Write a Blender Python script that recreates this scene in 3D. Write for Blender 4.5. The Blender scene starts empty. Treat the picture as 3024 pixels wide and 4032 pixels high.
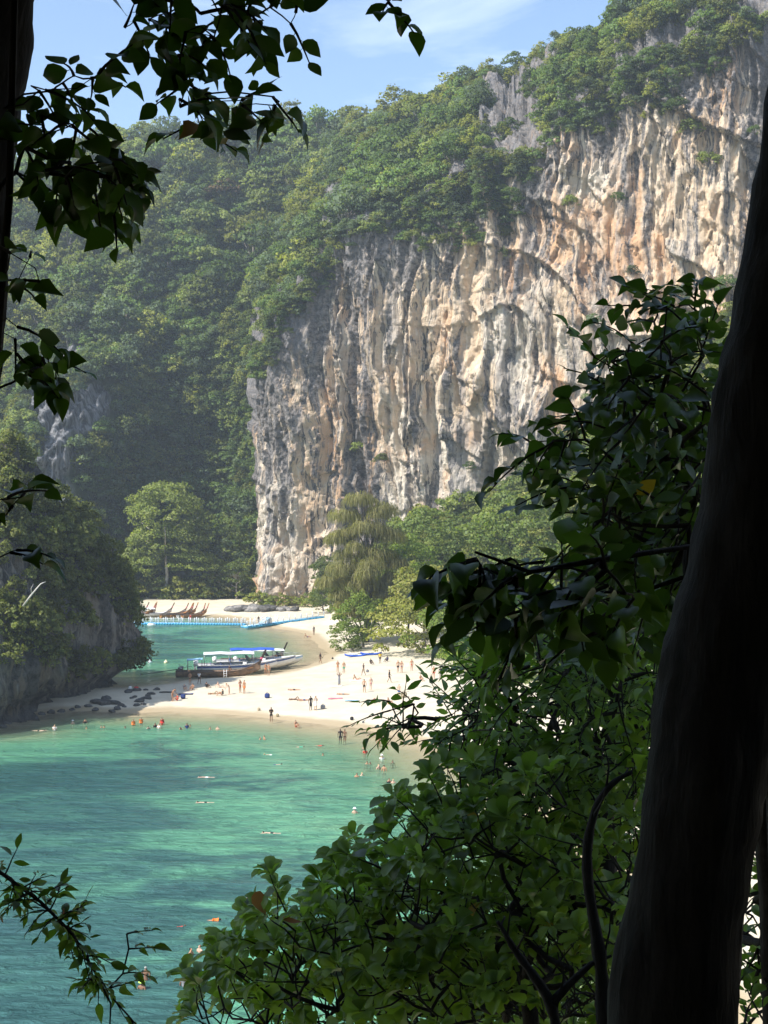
import bpy, math, random
import numpy as np
from mathutils import Vector, Matrix, Euler

random.seed(4)
RNG = np.random.RandomState(7)
S = bpy.context.scene
COL = S.collection

# ------------------------------------------------------------------ camera
F = 1422.2                      # focal length in pixels of a 768 x 1024 picture
CAMZ = 25.0
HV = 500.0                      # row of the horizon
cam_d = bpy.data.cameras.new("camera")
cam_d.sensor_fit = 'VERTICAL'; cam_d.sensor_height = 36; cam_d.lens = 50
cam_d.clip_end = 6000; cam_d.clip_start = 0.05
cam = bpy.data.objects.new("camera", cam_d); COL.objects.link(cam)
cam.location = (0, 0, CAMZ)
cam.rotation_euler = (math.radians(90) - math.atan((512 - HV) / F), 0, 0)
S.camera = cam

# ------------------------------------------------------------------ light
SUN_DIR = Vector((-0.57, -0.35, 0.74)).normalized()     # towards the sun
w = bpy.data.worlds.new("World"); S.world = w; w.use_nodes = True
nt = w.node_tree; nt.nodes.clear()
o_ = nt.nodes.new('ShaderNodeOutputWorld'); bg = nt.nodes.new('ShaderNodeBackground')
sky = nt.nodes.new('ShaderNodeTexSky'); sky.sky_type = 'NISHITA'; sky.sun_disc = False
sky.sun_elevation = math.asin(SUN_DIR.z)
sky.sun_rotation = math.atan2(SUN_DIR.x, SUN_DIR.y)
sky.air_density = 1.0; sky.dust_density = 0.6; sky.ozone_density = 1.6
bg.inputs[1].default_value = 0.13
tc = nt.nodes.new('ShaderNodeTexCoord'); mp = nt.nodes.new('ShaderNodeMapping'); mp.inputs['Scale'].default_value = (1.2, 1.2, 6.0); nt.links.new(tc.outputs['Generated'], mp.inputs[0])
cl = nt.nodes.new('ShaderNodeTexNoise'); cl.inputs['Scale'].default_value = 2.6; cl.inputs['Detail'].default_value = 6; cl.inputs['Roughness'].default_value = .6; cl.inputs['Distortion'].default_value = .6; nt.links.new(mp.outputs[0], cl.inputs[0])
cr = nt.nodes.new('ShaderNodeMapRange'); cr.inputs[1].default_value = .46; cr.inputs[2].default_value = .8; cr.inputs[3].default_value = 0; cr.inputs[4].default_value = .55; nt.links.new(cl.outputs[0], cr.inputs[0])
cm = nt.nodes.new('ShaderNodeMix'); cm.data_type = 'RGBA'; nt.links.new(cr.outputs[0], cm.inputs[0]); nt.links.new(sky.outputs[0], cm.inputs[6]); cm.inputs[7].default_value = (6.2, 6.8, 7.6, 1)
nt.links.new(cm.outputs[2], bg.inputs[0]); nt.links.new(bg.outputs[0], o_.inputs[0])
sun_d = bpy.data.lights.new("sun", 'SUN'); sun_d.energy = 4.3; sun_d.angle = math.radians(0.53)
sun_d.color = (1.0, 0.95, 0.88)
sun = bpy.data.objects.new("sun", sun_d); COL.objects.link(sun)
sun.rotation_euler = SUN_DIR.to_track_quat('Z', 'Y').to_euler()
S.view_settings.view_transform = 'Standard'; S.view_settings.look = 'None'
S.view_settings.exposure = 0.93; S.view_settings.gamma = 1.0
S.view_settings.use_curve_mapping = False
S.render.engine = 'CYCLES'
S.cycles.use_denoising = True
S.cycles.denoising_prefilter = 'ACCURATE'
S.cycles.max_bounces = 6; S.cycles.diffuse_bounces = 3; S.cycles.glossy_bounces = 2
S.cycles.transmission_bounces = 3; S.cycles.transparent_max_bounces = 8; S.cycles.volume_bounces = 0
S.cycles.caustics_reflective = False; S.cycles.caustics_refractive = False
S.cycles.sample_clamp_indirect = 4.0

# ------------------------------------------------------------------ helpers
def lerp(a, b, t): return a + (b - a) * t
def sstep(a, b, x):
    t = np.clip((np.asarray(x, float) - a) / (b - a), 0, 1)
    return t * t * (3 - 2 * t)

def _hash(ix, iy, iz, seed):
    h = (ix.astype(np.int64) * 374761393 + iy.astype(np.int64) * 668265263 + iz.astype(np.int64) * 2147483647 + seed * 1274126177) & 0xFFFFFFFF
    h = ((h ^ (h >> 13)) * 1274126177) & 0xFFFFFFFF
    h = ((h ^ (h >> 16)) * 2246822519) & 0xFFFFFFFF
    h = h ^ (h >> 15)
    return (h & 0xFFFFFF).astype(np.float64) / float(0xFFFFFF)

def vnoise(x, y, z=0.0, seed=0):
    x, y, z = np.broadcast_arrays(np.asarray(x, float), np.asarray(y, float), np.asarray(z, float))
    fx, fy, fz = np.floor(x), np.floor(y), np.floor(z)
    ix, iy, iz = fx.astype(np.int64), fy.astype(np.int64), fz.astype(np.int64)
    tx, ty, tz = x - fx, y - fy, z - fz
    tx = tx * tx * (3 - 2 * tx); ty = ty * ty * (3 - 2 * ty); tz = tz * tz * (3 - 2 * tz)
    def c(i, j, k): return _hash(ix + i, iy + j, iz + k, seed)
    a = lerp(lerp(c(0,0,0), c(1,0,0), tx), lerp(c(0,1,0), c(1,1,0), tx), ty)
    b = lerp(lerp(c(0,0,1), c(1,0,1), tx), lerp(c(0,1,1), c(1,1,1), tx), ty)
    return lerp(a, b, tz) * 2 - 1

def fbm(x, y, z=0.0, octv=4, seed=0, gain=0.5):
    s, a, f = 0.0, 1.0, 1.0
    for i in range(octv):
        s = s + a * vnoise(np.asarray(x) * f + i * 17.3, np.asarray(y) * f + i * 5.1, np.asarray(z) * f, seed + i)
        a *= gain; f *= 2.0
    return s

def mesh_np(name, V, Fa, mats=(), smooth=False, normals=None, attrs=None):
    """V (n,3); Fa a list of (k,m) index arrays (all faces of one array have m corners)."""
    me = bpy.data.meshes.new(name)
    V = np.asarray(V, np.float32)
    if isinstance(Fa, np.ndarray): Fa = [Fa]
    Fa = [np.asarray(f, np.int32) for f in Fa if len(f)]
    me.vertices.add(len(V)); me.vertices.foreach_set('co', V.ravel())
    nl = sum(f.size for f in Fa); nf = sum(len(f) for f in Fa)
    me.loops.add(nl); me.polygons.add(nf)
    me.loops.foreach_set('vertex_index', np.concatenate([f.ravel() for f in Fa]))
    st, c = [], 0
    for f in Fa:
        st.append(c + np.arange(len(f)) * f.shape[1]); c += f.size
    me.polygons.foreach_set('loop_start', np.concatenate(st).astype(np.int32))
    if smooth: me.polygons.foreach_set('use_smooth', np.ones(nf, bool))
    for m in (mats if isinstance(mats, (list, tuple)) else [mats]): me.materials.append(m)
    if attrs:
        for k, v in attrs.items():
            v = np.asarray(v, np.float32)
            if v.ndim == 1:
                a = me.attributes.new(k, 'FLOAT', 'POINT'); a.data.foreach_set('value', v)
            else:
                a = me.attributes.new(k, 'FLOAT_VECTOR', 'POINT'); a.data.foreach_set('vector', v.ravel())
    me.update(calc_edges=True)
    if normals is not None:
        me.polygons.foreach_set('use_smooth', np.ones(nf, bool))
        me.normals_split_custom_set_from_vertices(np.asarray(normals, np.float32))
    return me

def link(name, me, parent=None, loc=None, rot=None, scale=None):
    o = bpy.data.objects.new(name, me); COL.objects.link(o)
    if parent is not None: o.parent = parent
    if loc is not None: o.location = loc
    if rot is not None: o.rotation_euler = rot
    if scale is not None: o.scale = scale if hasattr(scale, '__len__') else (scale,) * 3
    return o

def tag(o, label=None, cat=None, group=None, kind=None):
    if label: o['label'] = label
    if cat: o['category'] = cat
    if group: o['group'] = group
    if kind: o['kind'] = kind
    return o

def empty(name, loc=(0, 0, 0), rz=0.0):
    o = bpy.data.objects.new(name, None); COL.objects.link(o)
    o.location = loc; o.rotation_euler = (0, 0, rz); o.empty_display_size = 0.2
    return o

def grid_faces(nu, nv):
    i = np.arange(nu - 1)[:, None] * nv + np.arange(nv - 1)[None, :]
    i = i.ravel()
    return np.stack([i, i + nv, i + nv + 1, i + 1], 1)

class MB:
    """collects shapes into one mesh"""
    def __init__(s): s.v, s.q, s.t, s.n = [], [], [], 0
    def add(s, v, q=None, t=None):
        v = np.asarray(v, float).reshape(-1, 3)
        if q is not None and len(q): s.q.append(np.asarray(q, int) + s.n)
        if t is not None and len(t): s.t.append(np.asarray(t, int) + s.n)
        s.v.append(v); s.n += len(v); return s
    def box(s, c, d, rz=0.0, rx=0.0, ry=0.0):
        d = np.asarray(d, float) / 2
        b = np.array([(x, y, z) for x in (-1, 1) for y in (-1, 1) for z in (-1, 1)], float) * d
        M = np.array(Euler((rx, ry, rz)).to_matrix())
        return s.add(b @ M.T + np.asarray(c, float), [(0,1,3,2),(4,6,7,5),(0,4,5,1),(2,3,7,6),(0,2,6,4),(1,5,7,3)])
    def tube(s, pts, rad, n=8, cap=True):
        pts = np.asarray(pts, float); k = len(pts)
        rad = np.broadcast_to(np.asarray(rad, float), (k,))
        T = np.gradient(pts, axis=0); T /= np.linalg.norm(T, axis=1, keepdims=True) + 1e-9
        up = np.array((0.0, 0, 1)) if abs(T[0][2]) < 0.9 else np.array((1.0, 0, 0))
        V = []
        a = np.arange(n) * 2 * math.pi / n
        x = np.cross(up, T[0]); x /= np.linalg.norm(x)
        for i in range(k):
            x = x - T[i] * np.dot(x, T[i]); x /= np.linalg.norm(x) + 1e-9
            y = np.cross(T[i], x)
            V.append(pts[i] + rad[i] * (np.cos(a)[:, None] * x + np.sin(a)[:, None] * y))
        V = np.concatenate(V)
        q = [(i * n + j, i * n + (j + 1) % n, (i + 1) * n + (j + 1) % n, (i + 1) * n + j) for i in range(k - 1) for j in range(n)]
        t = []
        if cap:
            V = np.concatenate([V, pts[:1], pts[-1:]]); b, e = k * n, k * n + 1
            t = [(b, (j + 1) % n, j) for j in range(n)] + [(e, (k - 1) * n + j, (k - 1) * n + (j + 1) % n) for j in range(n)]
        return s.add(V, q, t)
    def arr(s):
        f = []
        if s.q: f.append(np.concatenate(s.q))
        if s.t: f.append(np.concatenate(s.t))
        return np.concatenate(s.v), f
    def mesh(s, name, mat, smooth=False):
        v, f = s.arr(); return mesh_np(name, v, f, mat, smooth)
    def build(s, name, mat, parent=None, smooth=False, **k):
        return link(name, s.mesh(name, mat, smooth), parent, **k)

def gpt(u, v, d):
    """the point of the place seen at column u, row v, at distance d along the view"""
    return np.array(((u - 384) / F * d, d, CAMZ - (v - HV) / F * d))

# ------------------------------------------------------------------ materials
class NB:
    def __init__(s, name):
        s.m = bpy.data.materials.new(name); s.m.use_nodes = True
        s.t = s.m.node_tree; s.t.nodes.clear()
        s.out = s.n('OutputMaterial')
    def n(s, typ, **k):
        nd = s.t.nodes.new('ShaderNode' + typ)
        for a, b in k.items(): setattr(nd, a, b)
        return nd
    def l(s, a, b): s.t.links.new(a, b)
    def val(s, sock, v):
        if hasattr(v, 'bl_idname') or hasattr(v, 'is_linked'): s.l(v, sock)
        else:
            if hasattr(sock.default_value, '__len__') and not hasattr(v, '__len__'): v = (v,) * len(sock.default_value)
            if hasattr(sock.default_value, '__len__') and len(sock.default_value) == 4 and len(v) == 3: v = (*v, 1)
            sock.default_value = v
    def attr(s, name, vec=False):
        a = s.n('Attribute', attribute_name=name); return a.outputs['Vector' if vec else 'Fac']
    def coord(s, what='Object'): return s.n('TexCoord').outputs[what]
    def mapping(s, vec, scale=(1, 1, 1), loc=(0, 0, 0), rot=(0, 0, 0)):
        m = s.n('Mapping'); s.l(vec, m.inputs[0]); m.inputs['Scale'].default_value = scale
        m.inputs['Location'].default_value = loc; m.inputs['Rotation'].default_value = rot; return m.outputs[0]
    def noise(s, vec, scale=1.0, detail=3.0, rough=0.5, dist=0.0):
        t = s.n('TexNoise'); s.l(vec, t.inputs['Vector']); t.inputs['Scale'].default_value = scale
        t.inputs['Detail'].default_value = detail; t.inputs['Roughness'].default_value = rough; t.inputs['Distortion'].default_value = dist
        return t.outputs[0]
    def ramp(s, fac, a, b, lo=0.0, hi=1.0):
        t = s.n('MapRange'); t.interpolation_type = 'SMOOTHSTEP'; s.val(t.inputs[0], fac)
        t.inputs[1].default_value = a; t.inputs[2].default_value = b; t.inputs[3].default_value = lo; t.inputs[4].default_value = hi
        return t.outputs[0]
    def mix(s, fac, a, b, mode='MIX'):
        t = s.n('Mix', data_type='RGBA', blend_type=mode); s.val(t.inputs[0], fac); s.val(t.inputs[6], a); s.val(t.inputs[7], b)
        return t.outputs[2]
    def math(s, op, a, b=0.0):
        t = s.n('Math', operation=op); s.val(t.inputs[0], a); s.val(t.inputs[1], b); return t.outputs[0]
    def bump(s, h, strength=0.5, dist=0.1):
        t = s.n('Bump'); s.l(h, t.inputs['Height']); t.inputs['Strength'].default_value = strength; t.inputs['Distance'].default_value = dist
        return t.outputs[0]
    def pbr(s, color, rough=0.6, normal=None, spec=0.3, **k):
        p = s.n('BsdfPrincipled'); s.val(p.inputs['Base Color'], color); s.val(p.inputs['Roughness'], rough)
        p.inputs['Specular IOR Level'].default_value = spec
        for a, b in k.items(): s.val(p.inputs[a.replace('_', ' ')], b)
        if normal is not None: s.l(normal, p.inputs['Normal'])
        return p.outputs[0]
    def done(s, shader): s.l(shader, s.out.inputs[0]); return s.m

def mat_plain(name, color, rough=0.55, spec=0.3, var=0.12, scale=6.0, metallic=0.0, bump=0.0):
    b = NB(name); c = b.coord()
    n = b.noise(c, scale, 4, 0.6)
    f = b.ramp(n, 0.3, 0.7, 1 - var, 1 + var)
    col = b.mix(1.0, color, f, 'MULTIPLY')
    t = b.t.nodes[-1]
    nr = b.bump(n, bump, 0.02) if bump else None
    return b.done(b.pbr(col, rough, nr, spec, Metallic=metallic))

def mat_leaf(name, base, alt, trans=0.4, rough=0.45, spec=0.35, tcol=None, randv=0.25, dark=0.6):
    """leaf: per-leaf tint attribute and per-plant random value vary the colour"""
    b = NB(name)
    tint = b.attr('tint'); rnd = b.n('ObjectInfo').outputs['Random']
    col = b.mix(tint, base, alt)
    f = b.math('MULTIPLY_ADD', rnd, 2 * randv); b.t.nodes[-1].inputs[2].default_value = 1 - randv
    col = b.mix(1.0, col, f, 'MULTIPLY')
    p = b.pbr(col, rough, None, spec)
    tr = b.n('BsdfTranslucent'); tc = b.mix(1.0, col, tcol or (1.5, 1.6, 0.6), 'MULTIPLY'); b.l(tc, tr.inputs[0])
    mx = b.n('MixShader'); mx.inputs[0].default_value = trans; b.l(p, mx.inputs[1]); b.l(tr.outputs[0], mx.inputs[2])
    return b.done(mx.outputs[0])

def mat_bark(name, c1, c2, scale=1.0):
    b = NB(name); c = b.coord()
    st = b.noise(b.mapping(c, (14 * scale, 14 * scale, 2.2 * scale)), 1.0, 6, 0.65, 0.4)
    bl = b.noise(c, 2.5 * scale, 4, 0.6)
    col = b.mix(b.ramp(st, 0.35, 0.65), c1, c2)
    col = b.mix(b.ramp(bl, 0.5, 0.75, 0, 0.5), col, tuple(x * 1.5 for x in c2))
    return b.done(b.pbr(col, 0.85, b.bump(st, 0.9, 0.03 / scale), 0.2))

# ================================================================== STRUCTURE
# ---- the land: one sheet, beach + sea bed + slopes
FRONT = np.array([(-42.3,157),(-37.5,168.5),(-32.2,167),(-28.8,166.5),(-25.2,168),(-18.1,166),(-13,162.5),(-8.3,159.5),(-3.6,156),(.6,151),
    (4.7,144),(8.9,131.7),(12.6,114.7),(15.5,93.6),(16.4,74),(15,50),(4,33),(-12,29),(-40,20),(-80,0),(-420,-60),(-420,158)], float)
LAGOON = np.array([(-34.3,190.3),(-30,193.2),(-26,198.6),(-21.4,200.8),(-16.7,203),(-11.4,213),(-9.6,220.8),(-9.2,232.4),(-11.9,250.4),
    (-16.9,269),(-21.5,277.7),(-27,292),(-35,305),(-58,307.8),(-110,312),(-420,320),(-420,200),(-70,206),(-42,199)], float)

def sdist(P, X, Y):
    """distance to polygon P, negative inside"""
    best = np.full(X.shape, 1e9); ins = np.zeros(X.shape, bool)
    for i in range(len(P)):
        a, b = P[i], P[(i + 1) % len(P)]
        e = b - a; px, py = X - a[0], Y - a[1]
        t = np.clip((px * e[0] + py * e[1]) / (e @ e), 0, 1)
        best = np.minimum(best, np.hypot(px - t * e[0], py - t * e[1]))
        c = ((a[1] > Y) != (b[1] > Y)) & (X < e[0] * (Y - a[1]) / (e[1] + 1e-12) + a[0])
        ins ^= c
    return np.where(ins, -best, best)

CL0, CL1 = np.array((-29.0, 327.0)), np.array((80.0, 275.0))      # foot of the cliff in plan
def cliff_y(x): return CL0[1] + (x - CL0[0]) / (CL1[0] - CL0[0]) * (CL1[1] - CL0[1])
def talus_z(x): return np.interp(x, [-40,-22,-12,-5,4,16,34,60,120], [.6,.8,1.2,9,17,22,30,37,42])

def height(X, Y):
    X = np.asarray(X, float); Y = np.asarray(Y, float)
    wob = 1.3 * vnoise(X * .12, Y * .12, 3.0) + .5 * vnoise(X * .35, Y * .35, 5.0)
    d = np.minimum(sdist(FRONT, X, Y), sdist(LAGOON, X, Y)) + wob * .6
    land = 1.5 * (1 - np.exp(-np.maximum(d, 0) * .075)) + .05 * vnoise(X * .5, Y * .5, 1.0)*sstep(0,4,d)
    bed = -3.6 * (1 - np.exp(np.minimum(d, 0) * .026))
    H = np.where(d > 0, land, bed)
    # scree slope below the cliff
    k = cliff_y(X) - Y
    tal = talus_z(X) * (1 - sstep(-4, 62, k)) + np.maximum(0, X - 22) * .5 * sstep(20, 60, X) * sstep(60, 140, Y)
    tal = tal + .6 * fbm(X * .1, Y * .1, 2.0, 3)
    H = np.maximum(H, np.where((X > -30) & (Y > 150) & (d > 0), tal * sstep(0, 8, d), -9))
    # back of the far beach
    H = np.maximum(H, np.where((d > 0) & (Y > 340), 1.2 + (Y - 345) * .25, -9))
    # the wooded slope the viewer stands on
    c = lerp(.82, .28, sstep(0, 28, X))
    near = 23.35 - c * np.maximum(0, Y) - .7 * np.maximum(0, -X - 1.5) + .75 * np.maximum(0, -Y - 2) * sstep(90, 20, -Y) + .25 * fbm(X * .3, Y * .3, 7.0, 3)
    near = np.where(Y < -90, np.minimum(near, 60), near)
    return np.maximum(H, np.clip(near, -4, 70))

ax = np.concatenate([[-3000,-1600,-900,-600,-420,-300,-220,-160], np.arange(-120, 130.1, 1.25), [150,180,220,300,420,700,1500,3000]])
ay = np.concatenate([[-3000,-1500,-700,-350,-200,-120,-80], np.arange(-60, 60, 2.0), np.arange(60, 380, 1.25), [395,420,480,600,900,1600,3000]])
GX, GY = np.meshgrid(ax, ay, indexing='ij')
GZ = height(GX, GY)
GD = np.minimum(sdist(FRONT, GX, GY), sdist(LAGOON, GX, GY))
soil = np.maximum(sstep(2.2, 4.5, GZ), sstep(338, 346, GY))

b = NB("sand_and_soil"); co = b.coord()
z = b.n('SeparateXYZ'); b.l(co, z.inputs[0])
n1 = b.noise(co, 0.35, 5, 0.6); n2 = b.noise(co, 3.0, 5, 0.7); n3 = b.noise(co, 0.09, 4, 0.6)
sand = b.mix(b.ramp(n1, .3, .7), (.53, .465, .345), (.61, .55, .425))
sand = b.mix(b.ramp(n2, .55, .75, 0, .35), sand, (.55, .47, .34))
wet = b.ramp(b.math('ADD', z.outputs[2], b.math('MULTIPLY', n1, .2)), .22, .42, 1, 0)
foot = b.n('TexVoronoi'); b.l(b.mapping(co, (1.6, 1.6, 0)), foot.inputs[0]); fpr = b.ramp(foot.outputs[0], .12, .3, 1, 0)
wr_ = b.math('MULTIPLY', b.ramp(b.noise(b.mapping(co, (.8, 2.5, 1)), 1.0, 6, .75), .60, .70), b.ramp(b.math('ABSOLUTE', b.math('SUBTRACT', z.outputs[2], .95)), 0, .16, 1, 0))
sand = b.mix(b.math('MULTIPLY', wr_, .8), sand, (.16, .11, .06))
sand = b.mix(b.math('MULTIPLY', fpr, .22), sand, (.42, .36, .26))
sand = b.mix(wet, sand, (.42, .335, .21))
bedd = b.math('MULTIPLY', b.ramp(n3, .50, .62), b.ramp(z.outputs[2], -2.2, -.9, 1, 0))
sand = b.mix(bedd, sand, (.07, .085, .06))
sl = b.mix(b.ramp(n1, .35, .65), (.06, .045, .03), (.035, .05, .02))
col = b.mix(b.attr('soil'), sand, sl)
hb = b.math('SUBTRACT', b.math('ADD', b.math('MULTIPLY', n2, .5), b.noise(co, 1.1, 4, .6)), b.math('MULTIPLY', fpr, .35))
M_ground = b.done(b.pbr(col, b.ramp(wet, 0, 1, .9, .45), b.bump(hb, .5, .12), .25))
ground = link("beach_ground", mesh_np("beach_ground", np.stack([GX.ravel(), GY.ravel(), GZ.ravel()], 1), grid_faces(len(ax), len(ay)), M_ground, True,
              attrs={'soil': soil.ravel()}))
tag(ground, "pale sand beach running into the sea bed and the wooded slopes", "beach", kind='structure')

# ---- the sea
b = NB("sea_water"); co = b.coord()
dep = b.attr('depth')
wave_a = b.noise(b.mapping(co, (.55, 1.25, 1), rot=(0, 0, .2)), 1.0, 5, 0.66, .7)
wave_b = b.noise(b.mapping(co, (.16, .42, 1), rot=(0, 0, -.2)), 1.0, 3, 0.5)
hgt = b.math('ADD', wave_a, b.math('MULTIPLY', wave_b, 1.3))
patch = b.noise(b.mapping(co, (.045, .075, 1)), 1.0, 6, 0.68, .8)
dd = b.math('ADD', dep, b.math('MULTIPLY', b.ramp(patch, .38, .66, -.55, .75), b.ramp(dep, .5, 1.6)))
c1 = b.mix(b.ramp(dd, .1, 1.1), (.40, .54, .31), (.145, .42, .245))
c2 = b.mix(b.ramp(dd, 1.0, 2.1), c1, (.055, .170, .142))
c3 = b.mix(b.ramp(dd, 1.9, 3.2), c2, (.030, .098, .102))
nrm = b.bump(hgt, .35, .3); nrmd = b.bump(hgt, .9, .9)
rip = b.ramp(b.math('ADD', b.math('MULTIPLY', wave_a, .65), b.math('MULTIPLY', wave_b, .35)), .36, .62)
df = b.n('BsdfDiffuse'); b.l(b.mix(b.ramp(rip, 0, 1, .5, 0), c3, (.035, .07, .085)), df.inputs[0]); b.l(nrmd, df.inputs['Normal'])  # dark reflections on the ripples are painted into the water colour
tp = b.n('BsdfTransparent'); b.l(b.mix(b.ramp(dep, 0, 1.4), (1, 1, 1), (.45, .80, .62)), tp.inputs[0])
m1 = b.n('MixShader'); b.l(b.ramp(dep, 0, 1.3, .02, .88), m1.inputs[0]); b.l(tp.outputs[0], m1.inputs[1]); b.l(df.outputs[0], m1.inputs[2])
gl = b.n('BsdfGlossy'); gl.inputs['Roughness'].default_value = .09; b.l(nrm, gl.inputs['Normal'])
fr = b.n('Fresnel'); fr.inputs[0].default_value = 1.33
m2 = b.n('MixShader'); b.l(b.math('MULTIPLY', fr.outputs[0], b.ramp(rip, 0, 1, .12, 1.0)), m2.inputs[0]); b.l(m1.outputs[0], m2.inputs[1]); b.l(gl.outputs[0], m2.inputs[2])
M_water = b.done(m2.outputs[0])
sea = link("sea", mesh_np("sea", np.stack([GX.ravel(), GY.ravel(), 0 * GZ.ravel()], 1), grid_faces(len(ax), len(ay)), M_water, True,
           attrs={'depth': np.clip(-GZ, 0, 9).ravel()}))
tag(sea, "clear turquoise sea water, green in the shallows and teal further out", "sea", kind='structure')

# ---- limestone
def mat_rock(name, light, cream, ochre, grey, black, streak=1.0):
    b = NB(name); c = b.attr('rockco', True)            # x along the face, y depth, z height, in metres
    warp = b.n('TexNoise'); b.l(c, warp.inputs['Vector']); warp.inputs['Scale'].default_value = .12; warp.inputs['Detail'].default_value = 3
    wv = b.n('VectorMath', operation='MULTIPLY_ADD'); b.l(warp.outputs[1], wv.inputs[0]); wv.inputs[1].default_value = (3, 3, 3); b.l(c, wv.inputs[2])
    cw = wv.outputs[0]
    big = b.noise(b.mapping(cw, (.05, .05, .028)), 1, 4, .6)
    och = b.noise(b.mapping(cw, (.085, .085, .045), (31, 7, 3)), 1, 5, .65)
    s1 = b.noise(b.mapping(cw, (.50, .50, .014)), 1, 6, .70)
    s2 = b.noise(b.mapping(cw, (1.5, 1.5, .03), (9, 4, 1)), 1, 4, .65)
    s3 = b.noise(b.mapping(cw, (.22, .22, .02), (5, 44, 1)), 1, 4, .6)
    fine = b.noise(c, 1.3, 6, .7)
    col = b.mix(b.ramp(big, .36, .62), cream, light)
    col = b.mix(b.ramp(och, .46, .63, 0, .85), col, ochre)
    col = b.mix(b.ramp(s3, .50, .63, 0, .6), col, grey)
    col = b.mix(b.ramp(s2, .54, .66, 0, .55), col, tuple(min(1, x * 1.25) for x in light))
    s4 = b.noise(b.mapping(cw, (1.05, 1.05, .012), (3, 71, 5)), 1, 3, .6); s4m = b.noise(b.mapping(cw, (.10, .10, .03), (13, 7, 50)), 1, 3, .6)
    col = b.mix(b.math('MULTIPLY', b.ramp(s4, .545, .585, 0, .95), b.ramp(s4m, .42, .58)), col, black)
    dk = b.attr('dark')
    thr = b.math('ADD', b.math('MULTIPLY', s1, .75), b.math('MULTIPLY', s2, .25))
    st = b.ramp(b.math('ADD', thr, b.math('MULTIPLY', dk, .16)), .515, .585, 0, .95 * streak)
    col = b.mix(st, col, b.mix(b.ramp(fine, .4, .6), black, grey))
    col = b.mix(b.ramp(dk, .55, 1.1, 0, .75), col, b.mix(b.ramp(s2, .4, .62), tuple(x * .5 for x in grey), grey))
    col = b.mix(b.ramp(fine, .35, .75, -.0, .35), col, tuple(x * .55 for x in cream))
    h = b.math('ADD', b.math('MULTIPLY', fine, .6), b.math('MULTIPLY', s2, .8))
    return b.done(b.pbr(col, .9, b.bump(h, 1.0, 1.1), .15))
M_cliff = mat_rock("limestone_cliff", (.69, .62, .51), (.67, .51, .345), (.62, .36, .185), (.21, .21, .22), (.045, .048, .052))
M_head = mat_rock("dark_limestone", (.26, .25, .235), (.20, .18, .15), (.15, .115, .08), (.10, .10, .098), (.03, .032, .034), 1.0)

# cliff: stations along the foot (t) climb to the rim, lean back over the wooded top
NT, NZ, NB_ = 520, 330, 70
ts = np.concatenate([np.linspace(-.16, 0, 26)[:-1], np.linspace(0, 1.22, NT)])
tk = np.array([-.2, 0,   .025, .075, .125, .185, .32, .43, .56, .575, .66, .73, .86, .95, 1.05, 1.3])
rim = np.interp(ts, tk, [60, 60, 63, 71, 78, 85, 89, 97, 98, 105, 109, 112, 117, 121, 124, 130])
back = np.interp(ts, tk, [125, 125, 122, 118, 112, 105, 90, 62, 42, 36, 26, 24, 22, 20, 20, 20])
top = np.interp(ts, tk, [136, 136, 136, 136, 136, 136, 135, 131, 131, 130, 127, 131, 136, 139, 142, 146])
px = np.where(ts >= 0, CL0[0] + (CL1[0] - CL0[0]) * ts, CL0[0] + 8 * (ts / .16) ** 2 )
py = np.where(ts >= 0, CL0[1] + (CL1[1] - CL0[1]) * ts, CL0[1] - ts / .16 * 90)
nrm2 = np.array((-.42, -.907))
P_ = np.maximum(ts, 0) * 123.5 + np.minimum(ts, 0) * 560      # metres along the face
zz = np.linspace(0, 1, NZ)
T2, Z2 = np.meshgrid(ts, zz, indexing='ij')
PM = np.repeat(P_[:, None], NZ, 1); RZ = rim[:, None]
ZM = -1.0 + Z2 * (RZ + 1.0)
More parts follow.
